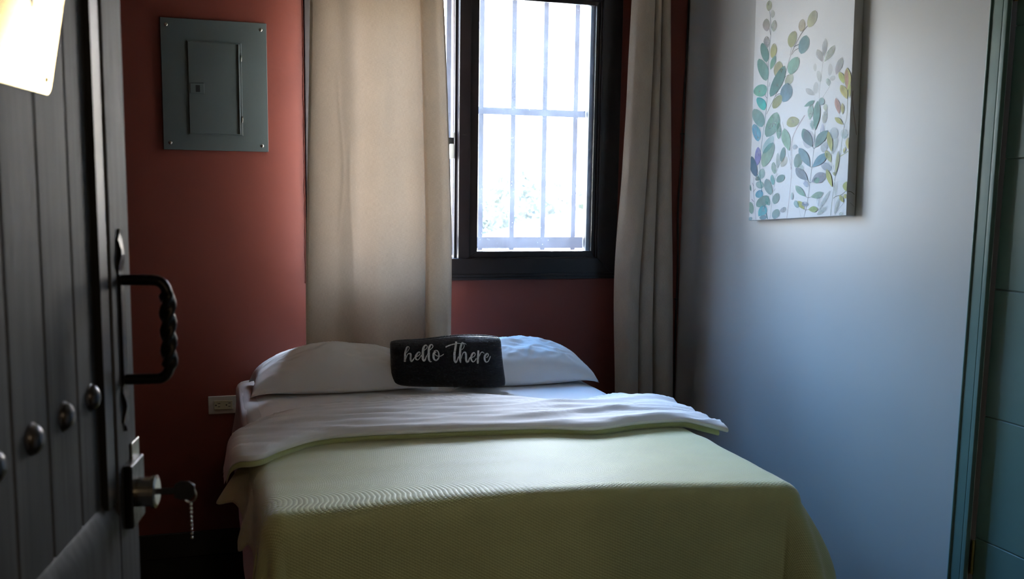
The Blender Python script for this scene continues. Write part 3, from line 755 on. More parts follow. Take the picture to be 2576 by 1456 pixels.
o = w.build('blanket', M_blanket, smooth=True, solid=0.006, off=1.0); tag(o, 'pale green woven blanket spread over the foot of the bed', 'blanket')

# turned-down band: folded blanket layer and the white top sheet over it
near = [(-0.20, 2.865), (-0.05, 2.82), (0.0, 2.765), (0.05, 2.715), (0.10, 2.69), (0.14, 2.705), (0.186, 2.765), (0.30, 2.862), (0.425, 2.882), (0.55, 2.876), (0.79, 2.860), (1.0, 2.834), (1.12, 2.790), (1.20, 2.800), (1.30, 2.830), (1.47, 2.830), (1.53, 2.775), (1.60, 2.72)]
far = [(-0.20, 2.90), (-0.04, 2.96), (0.03, 3.03), (0.08, 3.13), (0.145, 3.25), (0.20, 3.33), (0.30, 3.43), (0.45, 3.49), (0.67, 3.52), (0.90, 3.54), (1.05, 3.47), (1.20, 3.32), (1.33, 3.33), (1.47, 3.41), (1.54, 3.40), (1.60, 3.34)]
def over(s, y, lift):
    """point on top of the bed or hanging over its left side; s = cross arc coordinate"""
    r = 0.040; x0 = 0.090
    z0 = MZ + lift + 0.004 * math.sin(math.pi * clamp(s / 1.5, 0, 1))
    if s >= x0:
        x = s; z = z0
        if s > 1.47: z -= 0.35 * (s - 1.47) ** 1.3
        return Vector((x, y, z))
    d = x0 - s; a = min(d / r, 1.35); o = r * math.sin(a) + max(0, d - r * 1.35) * 0.22; dn = r * (1 - math.cos(a)) + max(0, d - r * 1.35) * 0.975
    return Vector((x0 - o, y, z0 - dn))
def wr(x, y, amp=1.0):
    a = 0.0042 * (1 - abs(ns(x * 1.6 + 0.25 * y, y * 15, 2.0)) * 2.2) + 0.0030 * (1 - abs(ns(x * 2.9, y * 27 + x * 2, 6.0)) * 2) + 0.0012 * ns(x * 9, y * 60, 1.0)
    a += 0.011 * math.exp(-((y - 2.955 - 0.03 * math.sin(x * 5)) / 0.016) ** 2) * sstep(0.75, 1.0, x) * sstep(1.5, 1.3, x) / 1.9
    a += 0.008 * math.exp(-((y - 3.02 + 0.10 * (x - 0.4) ** 2) / 0.014) ** 2) * sstep(0.15, 0.3, x) * sstep(0.75, 0.5, x) / 1.9
    a += 0.010 * math.exp(-((y - 3.10 - 0.05 * (x - 1.2)) / 0.03) ** 2) * sstep(0.9, 1.2, x) / 1.9
    for xc, k in ((0.62, 0.16), (0.70, 0.2), (0.76, 0.2), (0.82, 0.22)):
        a += 0.0016 * math.exp(-((x - xc - k * (3.45 - y)) / 0.0035) ** 2) * sstep(3.12, 3.25, y)
    return a * amp
def band(name, s0, s1, lift, th, inset_n, inset_f, m, wamp, puff, nu=260, nv=70):
    mb = MB()
    def fn(u, v):
        s = s0 + (s1 - s0) * u
        yn = smooth_interp(near, s) + inset_n; yf = smooth_interp(far, s) - inset_f
        # v: 0 bottom far -> fold round the near edge -> 1 top far
        k = 0.40
        if v < 0.12: t = 1 - v / 0.12; side = 'b'
        elif v < 0.24: t = (v - 0.12) / 0.12; side = 'e'
        else: t = (v - 0.24) / 0.76; side = 't'
        if side == 'b': y = yn + (yf - yn) * t; return over(s, y + 0.004, lift - (lift - 0.004) * sstep(0.45, 1.0, t))
        if side == 'e':
            a = -math.pi / 2 + math.pi * t; wv = 0.35 * ns(s * 5, 1.0)
            return over(s, yn + 0.004 - th * 0.62 * math.cos(a), lift + th * 0.5 * (1 + math.sin(a)) * (1 + wv * 0.3))
        y = yn + (yf - yn) * t
        e = min(t / 0.04, 1.0)
        taper = 1 - 0.62 * sstep(0.55, 1.0, t); drop = (lift - 0.004) * sstep(0.45, 1.0, t)
        hh = th * taper + puff * math.sin(math.pi * min(t * 1.0, 1)) * 0.5 + wr(s, y, wamp) * e * (1 - sstep(0.97, 1.0, t) * 0.6)
        return over(s, y, lift - drop + hh)
    mb.grid(fn, nu, nv, lambda u, v: (u * (s1 - s0), v * 0.9))
    return mb.build(name, m, smooth=True)
o = band('blanket_fold', 0.005, 1.555, 0.016, 0.019, 0.010, 0.10, M_blanket, 0.0, 0.002); o.name = 'turned_back_blanket_edge'
bl_o = bpy.data.objects['blanket']; o.parent = bl_o; o.name = 'folded_edge'
o = band('top_sheet', -0.022, 1.572, 0.036, 0.017, -0.004, 0.0, M_sheet, 1.9, 0.004); tag(o, 'white wrinkled top sheet turned down over the green blanket', 'bed sheet')

# ------------------------------------------------------------------ pillows
def pillow(name, cx, cy, a, b, top, bot, zc, rz, seed, label, crease):
    root = MB(); N = 70
    def surf(sign):
        def fn(u, v):
            p = 2 * u - 1; q = 2 * v - 1
            p = math.copysign(1 - (1 - abs(p)) ** 1.25, p) if False else p
            ox = a * p * (1 - 0.055 * (1 - q * q)); oy = b * q * (1 - 0.07 * (1 - p * p))
            e = max(0.0, (1 - abs(p) ** 2.2) * (1 - abs(q) ** 2.2)) ** 0.52
            if sign > 0:
                h = top * e * (1 + 0.10 * ns(p * 1.4 + seed, q * 1.6, seed)) + 0.007 * e * ns(p * 4 + seed, q * 3, seed) 
                h += 0.007 * e * (1 - 2 * abs(ns(p * 3 + q * 4, q * 3 - p * 5, seed + 3)))
                for (px, py, dxx, dyy, wd, am) in crease:
                    tt = ((p - px) * dxx + (q - py) * dyy) / (dxx * dxx + dyy * dyy)
                    if -0.2 < tt < 1.2:
                        dist = abs((p - px) * dyy - (q - py) * dxx) / math.hypot(dxx, dyy)
                        h += am * math.exp(-(dist / wd) ** 2) * sstep(-0.2, 0.2, tt) * sstep(1.2, 0.8, tt) * e
                h *= 1 + 0.18 * q
            else: h = -min(bot * e * 1.6, bot)
            edge = zc - 0.022 * (abs(p) ** 6) * (abs(q) ** 6) - 0.006 * abs(q) ** 8
            return (ox, oy, edge + h)
        return fn
    root.grid(surf(1), N, N, lambda u, v: (u * a * 2, v * b * 2)); n1 = len(root.v)
    root.grid(surf(-1), N, N, lambda u, v: (u * a * 2, v * b * 2))
    o = root.build(name, M_pillow, smooth=True, weld=True); o.location = (cx, cy, 0); o.rotation_euler = (0, 0, rz)
    hm = MB()         # stitched opening band along the long front edge
    def hf(u, v):
        p = 2 * u - 1; q = -0.86 - 0.0 * v
        P = Vector(surf(1)(u, (q + 1) / 2)); Q = Vector(surf(1)(u, (q + 0.012 + 1) / 2))
        return P + (Q - P) * v + Vector((0, 0, 0.0012))
    hm.grid(hf, 60, 1, lambda u, v: (u, v * 0.01))
    hm.build('hem_stitch', M_pillow, o, smooth=True)
    tag(o, label, 'pillow')
    return o
pillow('pillow', 0.487, 3.805, 0.335, 0.152, 0.134, 0.030, 0.777, math.radians(-1.5), 1.3, 'white pillow at the left of the bed head, left of the black cushion',
       [(-0.85, -0.5, 0.5, 0.5, 0.05, 0.006), (0.35, -0.6, 0.3, -0.3, 0.04, 0.005), (0.75, 0.3, 0.1, -0.9, 0.05, -0.008)])
pillow('pillow', 1.200, 3.800, 0.305, 0.152, 0.134, 0.030, 0.776, math.radians(1.0), 5.1, 'white pillow at the right of the bed head, partly behind the black cushion',
       [(0.15, -0.35, -0.12, -0.45, 0.03, 0.008), (0.50, -0.40, 0.18, -0.35, 0.025, 0.010), (-0.1, -0.2, 0.5, -0.05, 0.03, 0.004)])

# ------------------------------------------------------------------ lettered cushion
CT = Vector((0.46, -0.09, 0)).normalized(); CN = Vector((-0.09, -0.46, 0)).normalized()   # along, outward to the viewer
CP = Vector((0.879, 3.594, 0.754))
def corner(u, v):
    a = (-0.231 * (1 - v) - 0.233 * v) * (1 - u) + (0.219 * (1 - v) + 0.196 * v) * u
    b = (0.012 * (1 - v) + 0.190 * v) * (1 - u) + (0.003 * (1 - v) + 0.212 * v) * u
    return a, b
def depth(u, v):
    p = abs(2 * u - 1); q = abs(2 * v - 1)
    return (max(0.0, 1 - p ** 7) ** 0.5) * (max(0.0, 1 - q ** 4.5) ** 0.5)
CT0 = 0.043
def csurf(u, v, sg, extra=0.0):
    a, b = corner(u, v)
    p = 2 * u - 1; q = 2 * v - 1
    a -= math.copysign(0.010 * (abs(p) ** 6) * (abs(q) ** 6), p); b -= math.copysign(0.010 * (abs(p) ** 6) * (abs(q) ** 6), q)
    b += 0.004 * sstep(0.2, 1, q) * math.sin(p * 4.2 + 0.6) - 0.003 * (1 - abs(q)) * 0
    a += -0.006 * (1 - q * q) * math.copysign(abs(p) ** 4, p)
    d = CT0 * depth(u, v) * (1 + 0.06 * ns(p * 2, q * 2, 4)) * (1.0 if sg > 0 else 1.1) + extra
    back = 0.012 * b / 0.2
    return CP + CT * a + Vector((0, 0, b)) + CN * (sg * d - 0.043 - back * 2)
w = MB(); w.grid(lambda u, v: csurf(u, v, 1), 110, 60, lambda u, v: (u * 0.45, v * 0.20)); w.grid(lambda u, v: csurf(1 - u, v, -1), 60, 40, lambda u, v: (u * 0.45, v * 0.20))
cu = w.build('cushion', M_knit, smooth=True, weld=True); tag(cu, 'black knitted cushion with pale handwritten words leaning on the white pillows', 'cushion')
def cpt(a, b, lift):
    u, v = 0.5, 0.5
    for _ in range(6):
        a0, b0 = corner(u, v); u += (a - a0) / 0.44; v += (b - b0) / 0.195
    u, v = clamp(u, 0.02, 0.98), clamp(v, 0.02, 0.98)
    return csurf(u, v, 1, lift)
LETTER_STROKES=[[(-0.1742,0.111,0.0079),(-0.1732,0.128,0.0079),(-0.1722,0.144,0.0079),(-0.1681,0.159,0.0074),(-0.1651,0.167,0.006),(-0.16,0.17,0.0032),(-0.1569,0.167,0.0026),(-0.1579,0.16,0.0023),(-0.162,0.153,0.002),(-0.1671,0.146,0.002)],
[(-0.1712,0.118,0.0023),(-0.1671,0.13,0.0028),(-0.163,0.14,0.0032),(-0.1569,0.143,0.0042),(-0.1518,0.142,0.0069),(-0.1508,0.133,0.0074),(-0.1518,0.122,0.0074),(-0.1489,0.114,0.0069),(-0.1426,0.118,0.0051),(-0.1375,0.126,0.0032),(-0.1324,0.13,0.0028)],
[(-0.1324,0.13,0.0026),(-0.1234,0.134,0.003),(-0.1161,0.141,0.003),(-0.1161,0.148,0.0032),(-0.1212,0.149,0.0046),(-0.1263,0.143,0.0069),(-0.1314,0.135,0.0074),(-0.1326,0.127,0.0069),(-0.1304,0.121,0.0051),(-0.1243,0.119,0.0035),(-0.1183,0.124,0.003),(-0.1141,0.131,0.003),(-0.11,0.138,0.0028)],
[(-0.111,0.131,0.0023),(-0.0998,0.155,0.0026),(-0.0918,0.162,0.003),(-0.0886,0.17,0.0032),(-0.0918,0.175,0.0037),(-0.0979,0.173,0.0065),(-0.103,0.163,0.0088),(-0.1049,0.147,0.0092),(-0.1049,0.133,0.0092),(-0.1049,0.123,0.0088),(-0.1008,0.116,0.0074),(-0.0957,0.12,0.0055),(-0.0928,0.129,0.0046),(-0.0896,0.136,0.0042)],
[(-0.0886,0.137,0.0037),(-0.0816,0.152,0.0026),(-0.0743,0.16,0.0028),(-0.0682,0.166,0.003),(-0.0673,0.172,0.0032),(-0.0714,0.176,0.0042),(-0.0775,0.173,0.0069),(-0.0816,0.164,0.0088),(-0.0826,0.152,0.0088),(-0.0826,0.138,0.0088),(-0.0826,0.126,0.0083),(-0.0806,0.117,0.0069),(-0.0765,0.112,0.0042),(-0.0714,0.113,0.0023)],
[(-0.0539,0.147,0.0037),(-0.059,0.148,0.0051),(-0.0641,0.143,0.0074),(-0.0651,0.133,0.0083),(-0.0632,0.123,0.0074),(-0.0571,0.117,0.0055),(-0.05,0.12,0.0055),(-0.0449,0.128,0.0055),(-0.0449,0.141,0.0051),(-0.0488,0.151,0.0042),(-0.0551,0.154,0.0035),(-0.0641,0.151,0.0032)],
[(-0.0602,0.146,0.0028),(-0.0581,0.138,0.003),(-0.052,0.134,0.0031),(-0.0437,0.132,0.0033),(-0.0357,0.134,0.0033),(-0.0306,0.137,0.0031),(-0.0265,0.14,0.0022)],
[(-0.0194,0.165,0.0046),(-0.0061,0.17,0.0043),(0.0051,0.173,0.0039),(0.0163,0.175,0.0032),(0.0284,0.177,0.0024),(0.0418,0.176,0.002),(0.053,0.177,0.0022),(0.059,0.173,0.0011)],
[(0.0214,0.183,0.0079),(0.0194,0.172,0.0081),(0.0173,0.159,0.0081),(0.0143,0.142,0.0085),(0.0143,0.128,0.0085),(0.0143,0.118,0.0083),(0.0182,0.11,0.0074),(0.0224,0.112,0.0055),(0.0265,0.123,0.0039),(0.0296,0.132,0.0032)],
[(0.0377,0.107,0.0042),(0.0357,0.118,0.0081),(0.0347,0.133,0.0085),(0.0357,0.147,0.0085),(0.0367,0.161,0.0085),(0.0398,0.171,0.0079),(0.0437,0.178,0.006),(0.0488,0.177,0.0035),(0.051,0.168,0.0028),(0.0469,0.16,0.0026),(0.0418,0.155,0.002)],
[(0.0398,0.123,0.0028),(0.0428,0.135,0.0031),(0.0469,0.144,0.0037),(0.053,0.147,0.0048),(0.0571,0.142,0.0072),(0.0581,0.132,0.0079),(0.0581,0.121,0.0079),(0.0612,0.111,0.0074),(0.0673,0.113,0.0055),(0.0704,0.122,0.0042),(0.0743,0.128,0.0035)],
[(0.0743,0.125,0.003),(0.0826,0.128,0.003),(0.0906,0.133,0.0033),(0.0928,0.14,0.0035),(0.0886,0.145,0.0046),(0.0826,0.141,0.0072),(0.0784,0.132,0.0076),(0.0775,0.123,0.007),(0.0804,0.115,0.0055),(0.0855,0.111,0.0042),(0.0918,0.115,0.0037),(0.0969,0.124,0.0035)],
[(0.1049,0.154,0.0067),(0.1049,0.142,0.0079),(0.1039,0.128,0.0083),(0.103,0.113,0.0079),(0.103,0.104,0.006)],
[(0.1059,0.127,0.003),(0.111,0.137,0.0035),(0.1161,0.146,0.0035),(0.1222,0.147,0.0037),(0.1285,0.142,0.0026)],
[(0.1345,0.127,0.003),(0.1406,0.129,0.0035),(0.1447,0.137,0.0035),(0.1406,0.142,0.0046),(0.1355,0.139,0.0072),(0.1304,0.132,0.0079),(0.1294,0.123,0.0074),(0.1314,0.115,0.0065),(0.1365,0.11,0.0046),(0.1436,0.113,0.0037),(0.1489,0.122,0.0039),(0.1528,0.132,0.0039)]]

w = MB(); w.uv = {}
for si, st in enumerate(LETTER_STROKES):
    P = catmull(st, 7); L = []; lift = 0.0012 + 0.00012 * si
    for i, (a, b, wd) in enumerate(P):
        a2, b2, _ = P[min(i + 1, len(P) - 1)]; a1, b1, _ = P[max(i - 1, 0)]
        dx, dy = a2 - a1, b2 - b1; l = math.hypot(dx, dy) or 1; nx, ny = -dy / l, dx / l
        hw = max(wd, 0.0022) / 2
        if i == 0 or i == len(P) - 1: hw *= 0.55
        L.append([(a + nx * hw * k, b + ny * hw * k) for k in (-1, -0.5, 0, 0.5, 1)])
    n0 = len(w.v)
    for row in L:
        for a, b in row: w.v.append(tuple(cpt(a, b, lift))); w.uv[len(w.v) - 1] = (a, b)
    for i in range(len(L) - 1):
        for j in range(4): q = n0 + i * 5 + j; w.f.append((q, q + 5, q + 6, q + 1))
lt = w.build('lettering', M_ink, cu, smooth=True); lt['label'] = 'pale grey handwritten words hello there'
w = MB()
w.grid(lambda u, v: CP + CT * (-0.045 + 0.058 * u) + Vector((0, 0, 0.0035 + 0.006 * v + 0.0015 * math.sin(u * 9))) + CN * (-0.030 + 0.006 * (1 - v)), 12, 2, lambda u, v: (u * 0.05, v * 0.01))
w.build('care_tag', M_sheet, cu, solid=0.0006)

# ------------------------------------------------------------------ canvas print
INK={'gg': (0.5, 0.5, 0.4), 'pg': (0.42, 0.5, 0.42), 'dg': (0.07, 0.23, 0.19), 'mg': (0.16, 0.36, 0.31), 'tg': (0.1, 0.48, 0.44), 'tq': (0.0, 0.48, 0.58), 'yg': (0.42, 0.45, 0.16), 'ye': (0.52, 0.5, 0.06), 'sl': (0.13, 0.3, 0.38), 'lg': (0.26, 0.46, 0.38), 'bl': (0.2, 0.2, 0.55), 'nv': (0.01, 0.1, 0.22), 'pu': (0.24, 0.27, 0.34), 'rd': (0.58, 0.25, 0.16), 'pb': (0.45, 0.55, 0.62), 'db': (0.03, 0.22, 0.33)}
PRINT_LEAVES=[(3.41,2.233,3.414,2.194,0.0195,0.0045,'gg',0.5,0),
(3.385,2.194,3.386,2.165,0.014,0.0025,'gg',0.3,0),
(3.427,2.169,3.42,2.121,0.0255,0.003,'gg',0.65,0),
(3.368,2.155,3.372,2.113,0.018,0.0035,'gg',0.5,0),
(3.421,2.104,3.414,2.059,0.0225,0.0025,'gg',0.45,0),
(3.45,2.083,3.412,2.006,0.027,0.0005,'dg',0.85,0),
(3.363,2.07,3.374,2.017,0.022,0.0045,'yg',0.7,0),
(3.351,2.024,3.382,1.975,0.016,0.005,'mg',0.7,1),
(3.468,2.026,3.409,1.937,0.0335,-0.002,'mg',0.7,0),
(3.494,1.897,3.404,1.916,-0.0225,-0.0215,'tg',0.6,0),
(3.466,1.88,3.41,1.828,0.0255,-0.006,'tq',0.75,0),
(3.109,2.148,3.143,2.095,0.025,0.009,'gg',0.75,0),
(3.182,2.13,3.191,2.087,0.0215,0.005,'yg',0.45,0),
(3.232,2.096,3.252,2.04,0.0275,0.007,'yg',0.6,0),
(3.155,2.07,3.183,2.009,0.0315,0.009,'mg',0.7,0),
(3.203,2.001,3.248,1.944,0.0315,0.011,'lg',0.8,0),
(3.322,2,3.326,1.935,0.031,0.005,'yg',0.85,0),
(3.285,1.979,3.373,1.875,0.0315,0.011,'dg',0.8,0),
(3.233,1.945,3.271,1.907,0.0225,0.0085,'yg',0.4,0),
(3.256,1.915,3.281,1.848,0.039,0.0085,'sl',0.7,0),
(3.299,1.875,3.349,1.83,0.024,0.0095,'yg',0.7,0),
(3.486,1.838,3.421,1.765,0.0365,-0.006,'lg',0.7,0),
(3.321,1.814,3.387,1.726,0.0415,0.0115,'mg',0.6,0),
(3.483,1.78,3.445,1.712,0.028,-0.002,'tq',0.55,0),
(3.306,1.776,3.303,1.715,0.017,0.001,'mg',0.55,0),
(3.267,1.752,3.228,1.669,0.028,-0.002,'lg',0.8,1),
(3.172,1.776,3.252,1.764,0.0135,0.018,'yg',0.6,0),
(3.443,1.691,3.446,1.62,0.0225,0.0015,'bl',0.55,0),
(3.49,1.657,3.448,1.577,0.026,-0.003,'nv',0.9,0),
(3.338,1.704,3.402,1.614,0.034,0.0085,'lg',0.75,0),
(3.34,1.728,3.407,1.665,0.025,0.0085,'tq',0.28,0),
(3.263,1.684,3.277,1.63,0.0165,0.002,'mg',0.7,0),
(3.242,1.649,3.275,1.612,0.0165,0.005,'yg',0.3,0),
(3.331,1.631,3.316,1.586,0.0165,-0.001,'lg',0.45,0),
(3.302,1.665,3.299,1.607,0.0125,0,'pg',0.35,0),
(3.251,1.581,3.3,1.557,0.016,0.0095,'mg',0.75,0),
(3.373,1.569,3.336,1.508,0.0255,-0.0035,'lg',0.65,0),
(3.335,1.584,3.323,1.545,0.014,-0.0005,'tg',0.5,0),
(3.446,1.554,3.39,1.538,0.0115,-0.012,'tg',0.4,0),
(3.4,1.524,3.441,1.499,0.02,0.0095,'tq',0.55,0),
(3.35,1.503,3.435,1.463,0.023,0.0135,'mg',0.75,0),
(3.288,1.516,3.311,1.474,0.0215,0.004,'lg',0.6,0),
(3.483,1.48,3.467,1.433,0.0205,-0.0015,'lg',0.7,0),
(3.493,1.548,3.481,1.521,0.007,-0.0005,'dg',0.8,1),
(3.369,1.467,3.417,1.425,0.026,0.0085,'tq',0.6,1),
(3.386,1.431,3.377,1.413,0.0245,-0.003,'sl',0.7,0),
(3.282,1.456,3.309,1.419,0.023,0.005,'lg',0.6,0),
(3.485,1.419,3.471,1.408,0.0135,-0.005,'tq',0.4,0),
(3.171,1.657,3.169,1.607,0.0235,0.001,'lg',0.6,0),
(3.23,1.464,3.265,1.446,0.011,0.006,'pg',0.4,0),
(3.402,1.608,3.409,1.569,0.0225,0.002,'tg',0.35,0),
(3.45,1.576,3.423,1.563,0.011,-0.0065,'dg',0.6,1),
(3.364,1.5,3.344,1.468,0.016,-0.003,'tg',0.5,0),
(3.038,2.044,3.044,1.984,0.015,0.0025,'gg',0.4,1),
(2.983,2.014,3.039,1.964,0.016,0.007,'gg',0.45,1),
(3.084,2.013,3.049,1.966,0.018,-0.002,'gg',0.38,1),
(2.937,1.968,2.967,1.913,0.017,0.0055,'pg',0.5,1),
(3.002,1.956,3.003,1.914,0.0135,0.002,'gg',0.2,0),
(3.016,1.908,3.002,1.879,0.013,-0.0005,'pg',0.35,1),
(2.971,1.91,2.997,1.9,0.009,0.007,'gg',0.2,0),
(3.072,1.939,3.056,1.898,0.014,0.0005,'gg',0.22,0),
(3.141,1.884,3.085,1.857,0.009,-0.007,'gg',0.28,1),
(3.078,1.902,3.079,1.862,0.0155,0.002,'gg',0.22,0),
(3.091,1.966,3.088,1.938,0.0095,0.001,'gg',0.18,0),
(2.907,1.931,2.896,1.854,0.019,0.0015,'ye',0.85,1),
(2.909,1.927,2.901,1.86,0.0105,0.001,'rd',0.75,1),
(2.949,1.922,2.919,1.879,0.014,-0.0015,'ye',0.8,1),
(2.936,1.878,2.897,1.828,0.0165,-0.003,'ye',0.85,1),
(2.884,1.876,2.887,1.83,0.007,0.001,'ye',0.8,1),
(2.96,1.837,2.936,1.782,0.014,-0.0005,'rd',0.65,1),
(2.922,1.817,2.917,1.779,0.009,0.0005,'ye',0.75,1),
(3.042,1.845,3.044,1.819,0.0175,0.002,'lg',0.65,0),
(3.084,1.838,3.145,1.822,0.007,0.007,'mg',0.65,1),
(3.102,1.828,3.109,1.773,0.017,0.0025,'lg',0.55,1),
(3.017,1.822,3.014,1.798,0.012,0.001,'yg',0.35,0),
(3.012,1.8,3.02,1.755,0.014,0.002,'pg',0.5,0),
(3.029,1.756,3.023,1.691,0.014,0.001,'pb',0.35,0),
(3.064,1.836,3.07,1.735,0.021,0.0025,'dg',0.92,1),
(3.092,1.771,3.086,1.737,0.012,0.0005,'mg',0.55,1),
(3.145,1.744,3.082,1.678,0.025,-0.006,'dg',0.8,1),
(2.998,1.731,3.064,1.675,0.0215,0.0095,'dg',0.85,1),
(3.164,1.677,3.09,1.609,0.0215,-0.007,'sl',0.85,1),
(2.992,1.654,3.074,1.608,0.0175,0.0105,'db',0.88,1),
(3.178,1.607,3.098,1.561,0.0185,-0.01,'pu',0.75,1),
(2.993,1.584,3.075,1.556,0.0165,0.0155,'pu',0.7,1),
(3.058,1.57,3.033,1.553,0.014,-0.0065,'mg',0.5,0),
(3.173,1.543,3.107,1.504,0.0135,-0.007,'lg',0.75,1),
(3.001,1.519,3.075,1.503,0.0075,0.0105,'lg',0.7,1),
(3.154,1.488,3.113,1.459,0.0135,-0.0055,'ye',0.7,1),
(3.171,1.49,3.151,1.463,0.014,-0.003,'tg',0.45,0),
(3.028,1.461,3.085,1.459,0.0015,0.0105,'yg',0.85,1),
(2.992,1.727,2.967,1.658,0.015,-0.001,'ye',0.75,1),
(3.002,1.664,2.967,1.621,0.014,-0.0035,'ye',0.5,1),
(3.023,1.619,2.961,1.596,0.0105,-0.011,'sl',0.35,0),
(2.99,1.6,2.952,1.538,0.0125,-0.0025,'ye',0.8,1),
(2.928,1.66,2.936,1.581,0.009,0.001,'yg',0.75,1),
(2.959,1.772,2.91,1.745,0.0075,-0.0055,'ye',0.75,1),
(2.876,1.702,2.874,1.662,0.014,0.001,'ye',0.8,1),
(2.893,1.671,2.898,1.65,0.0065,0.0005,'ye',0.7,1),
(2.872,1.557,2.872,1.523,0.0185,0.0005,'ye',0.85,1),
(2.908,1.511,2.883,1.487,0.0085,-0.0035,'ye',0.8,1),
(2.876,1.516,2.875,1.5,0.01,0,'ye',0.7,0),
(2.963,1.526,3.026,1.454,0.0085,0.0025,'pg',0.45,1),
(2.973,1.472,3.031,1.442,0.0075,0.005,'pg',0.45,0),
(2.909,1.503,2.93,1.446,0.0085,0.0015,'gg',0.45,1),
(2.883,1.454,2.904,1.444,0.005,0.004,'pg',0.4,0),
(2.928,1.558,2.932,1.508,0.0075,0.0005,'gg',0.3,1),
(3.164,1.658,3.177,1.607,0.021,0.0025,'lg',0.6,0),
(2.961,1.74,2.953,1.698,0.0225,0,'pb',0.3,0),
(2.905,1.731,2.898,1.698,0.0195,0,'pb',0.35,0),
(3.115,1.74,3.109,1.673,0.0365,0.0015,'pb',0.22,0),
(3.005,1.694,3.015,1.656,0.0185,0.003,'pb',0.4,0),
(2.938,1.702,2.964,1.648,0.013,0.003,'pg',0.3,1),
(3.123,1.562,3.094,1.538,0.0115,-0.005,'pb',0.45,0),
(3.106,1.487,3.112,1.469,0.0195,0.002,'pb',0.45,0),
(3.029,1.512,3.025,1.471,0.0085,0,'pb',0.2,0),
(3.188,1.69,3.196,1.673,0.012,0.0025,'pb',0.5,0),
(3.192,1.519,3.192,1.491,0.007,0,'pb',0.6,0),
(3.143,1.618,3.139,1.596,0.012,0,'lg',0.3,0),
(2.949,1.589,2.941,1.576,0.0055,-0.001,'yg',0.8,1)]
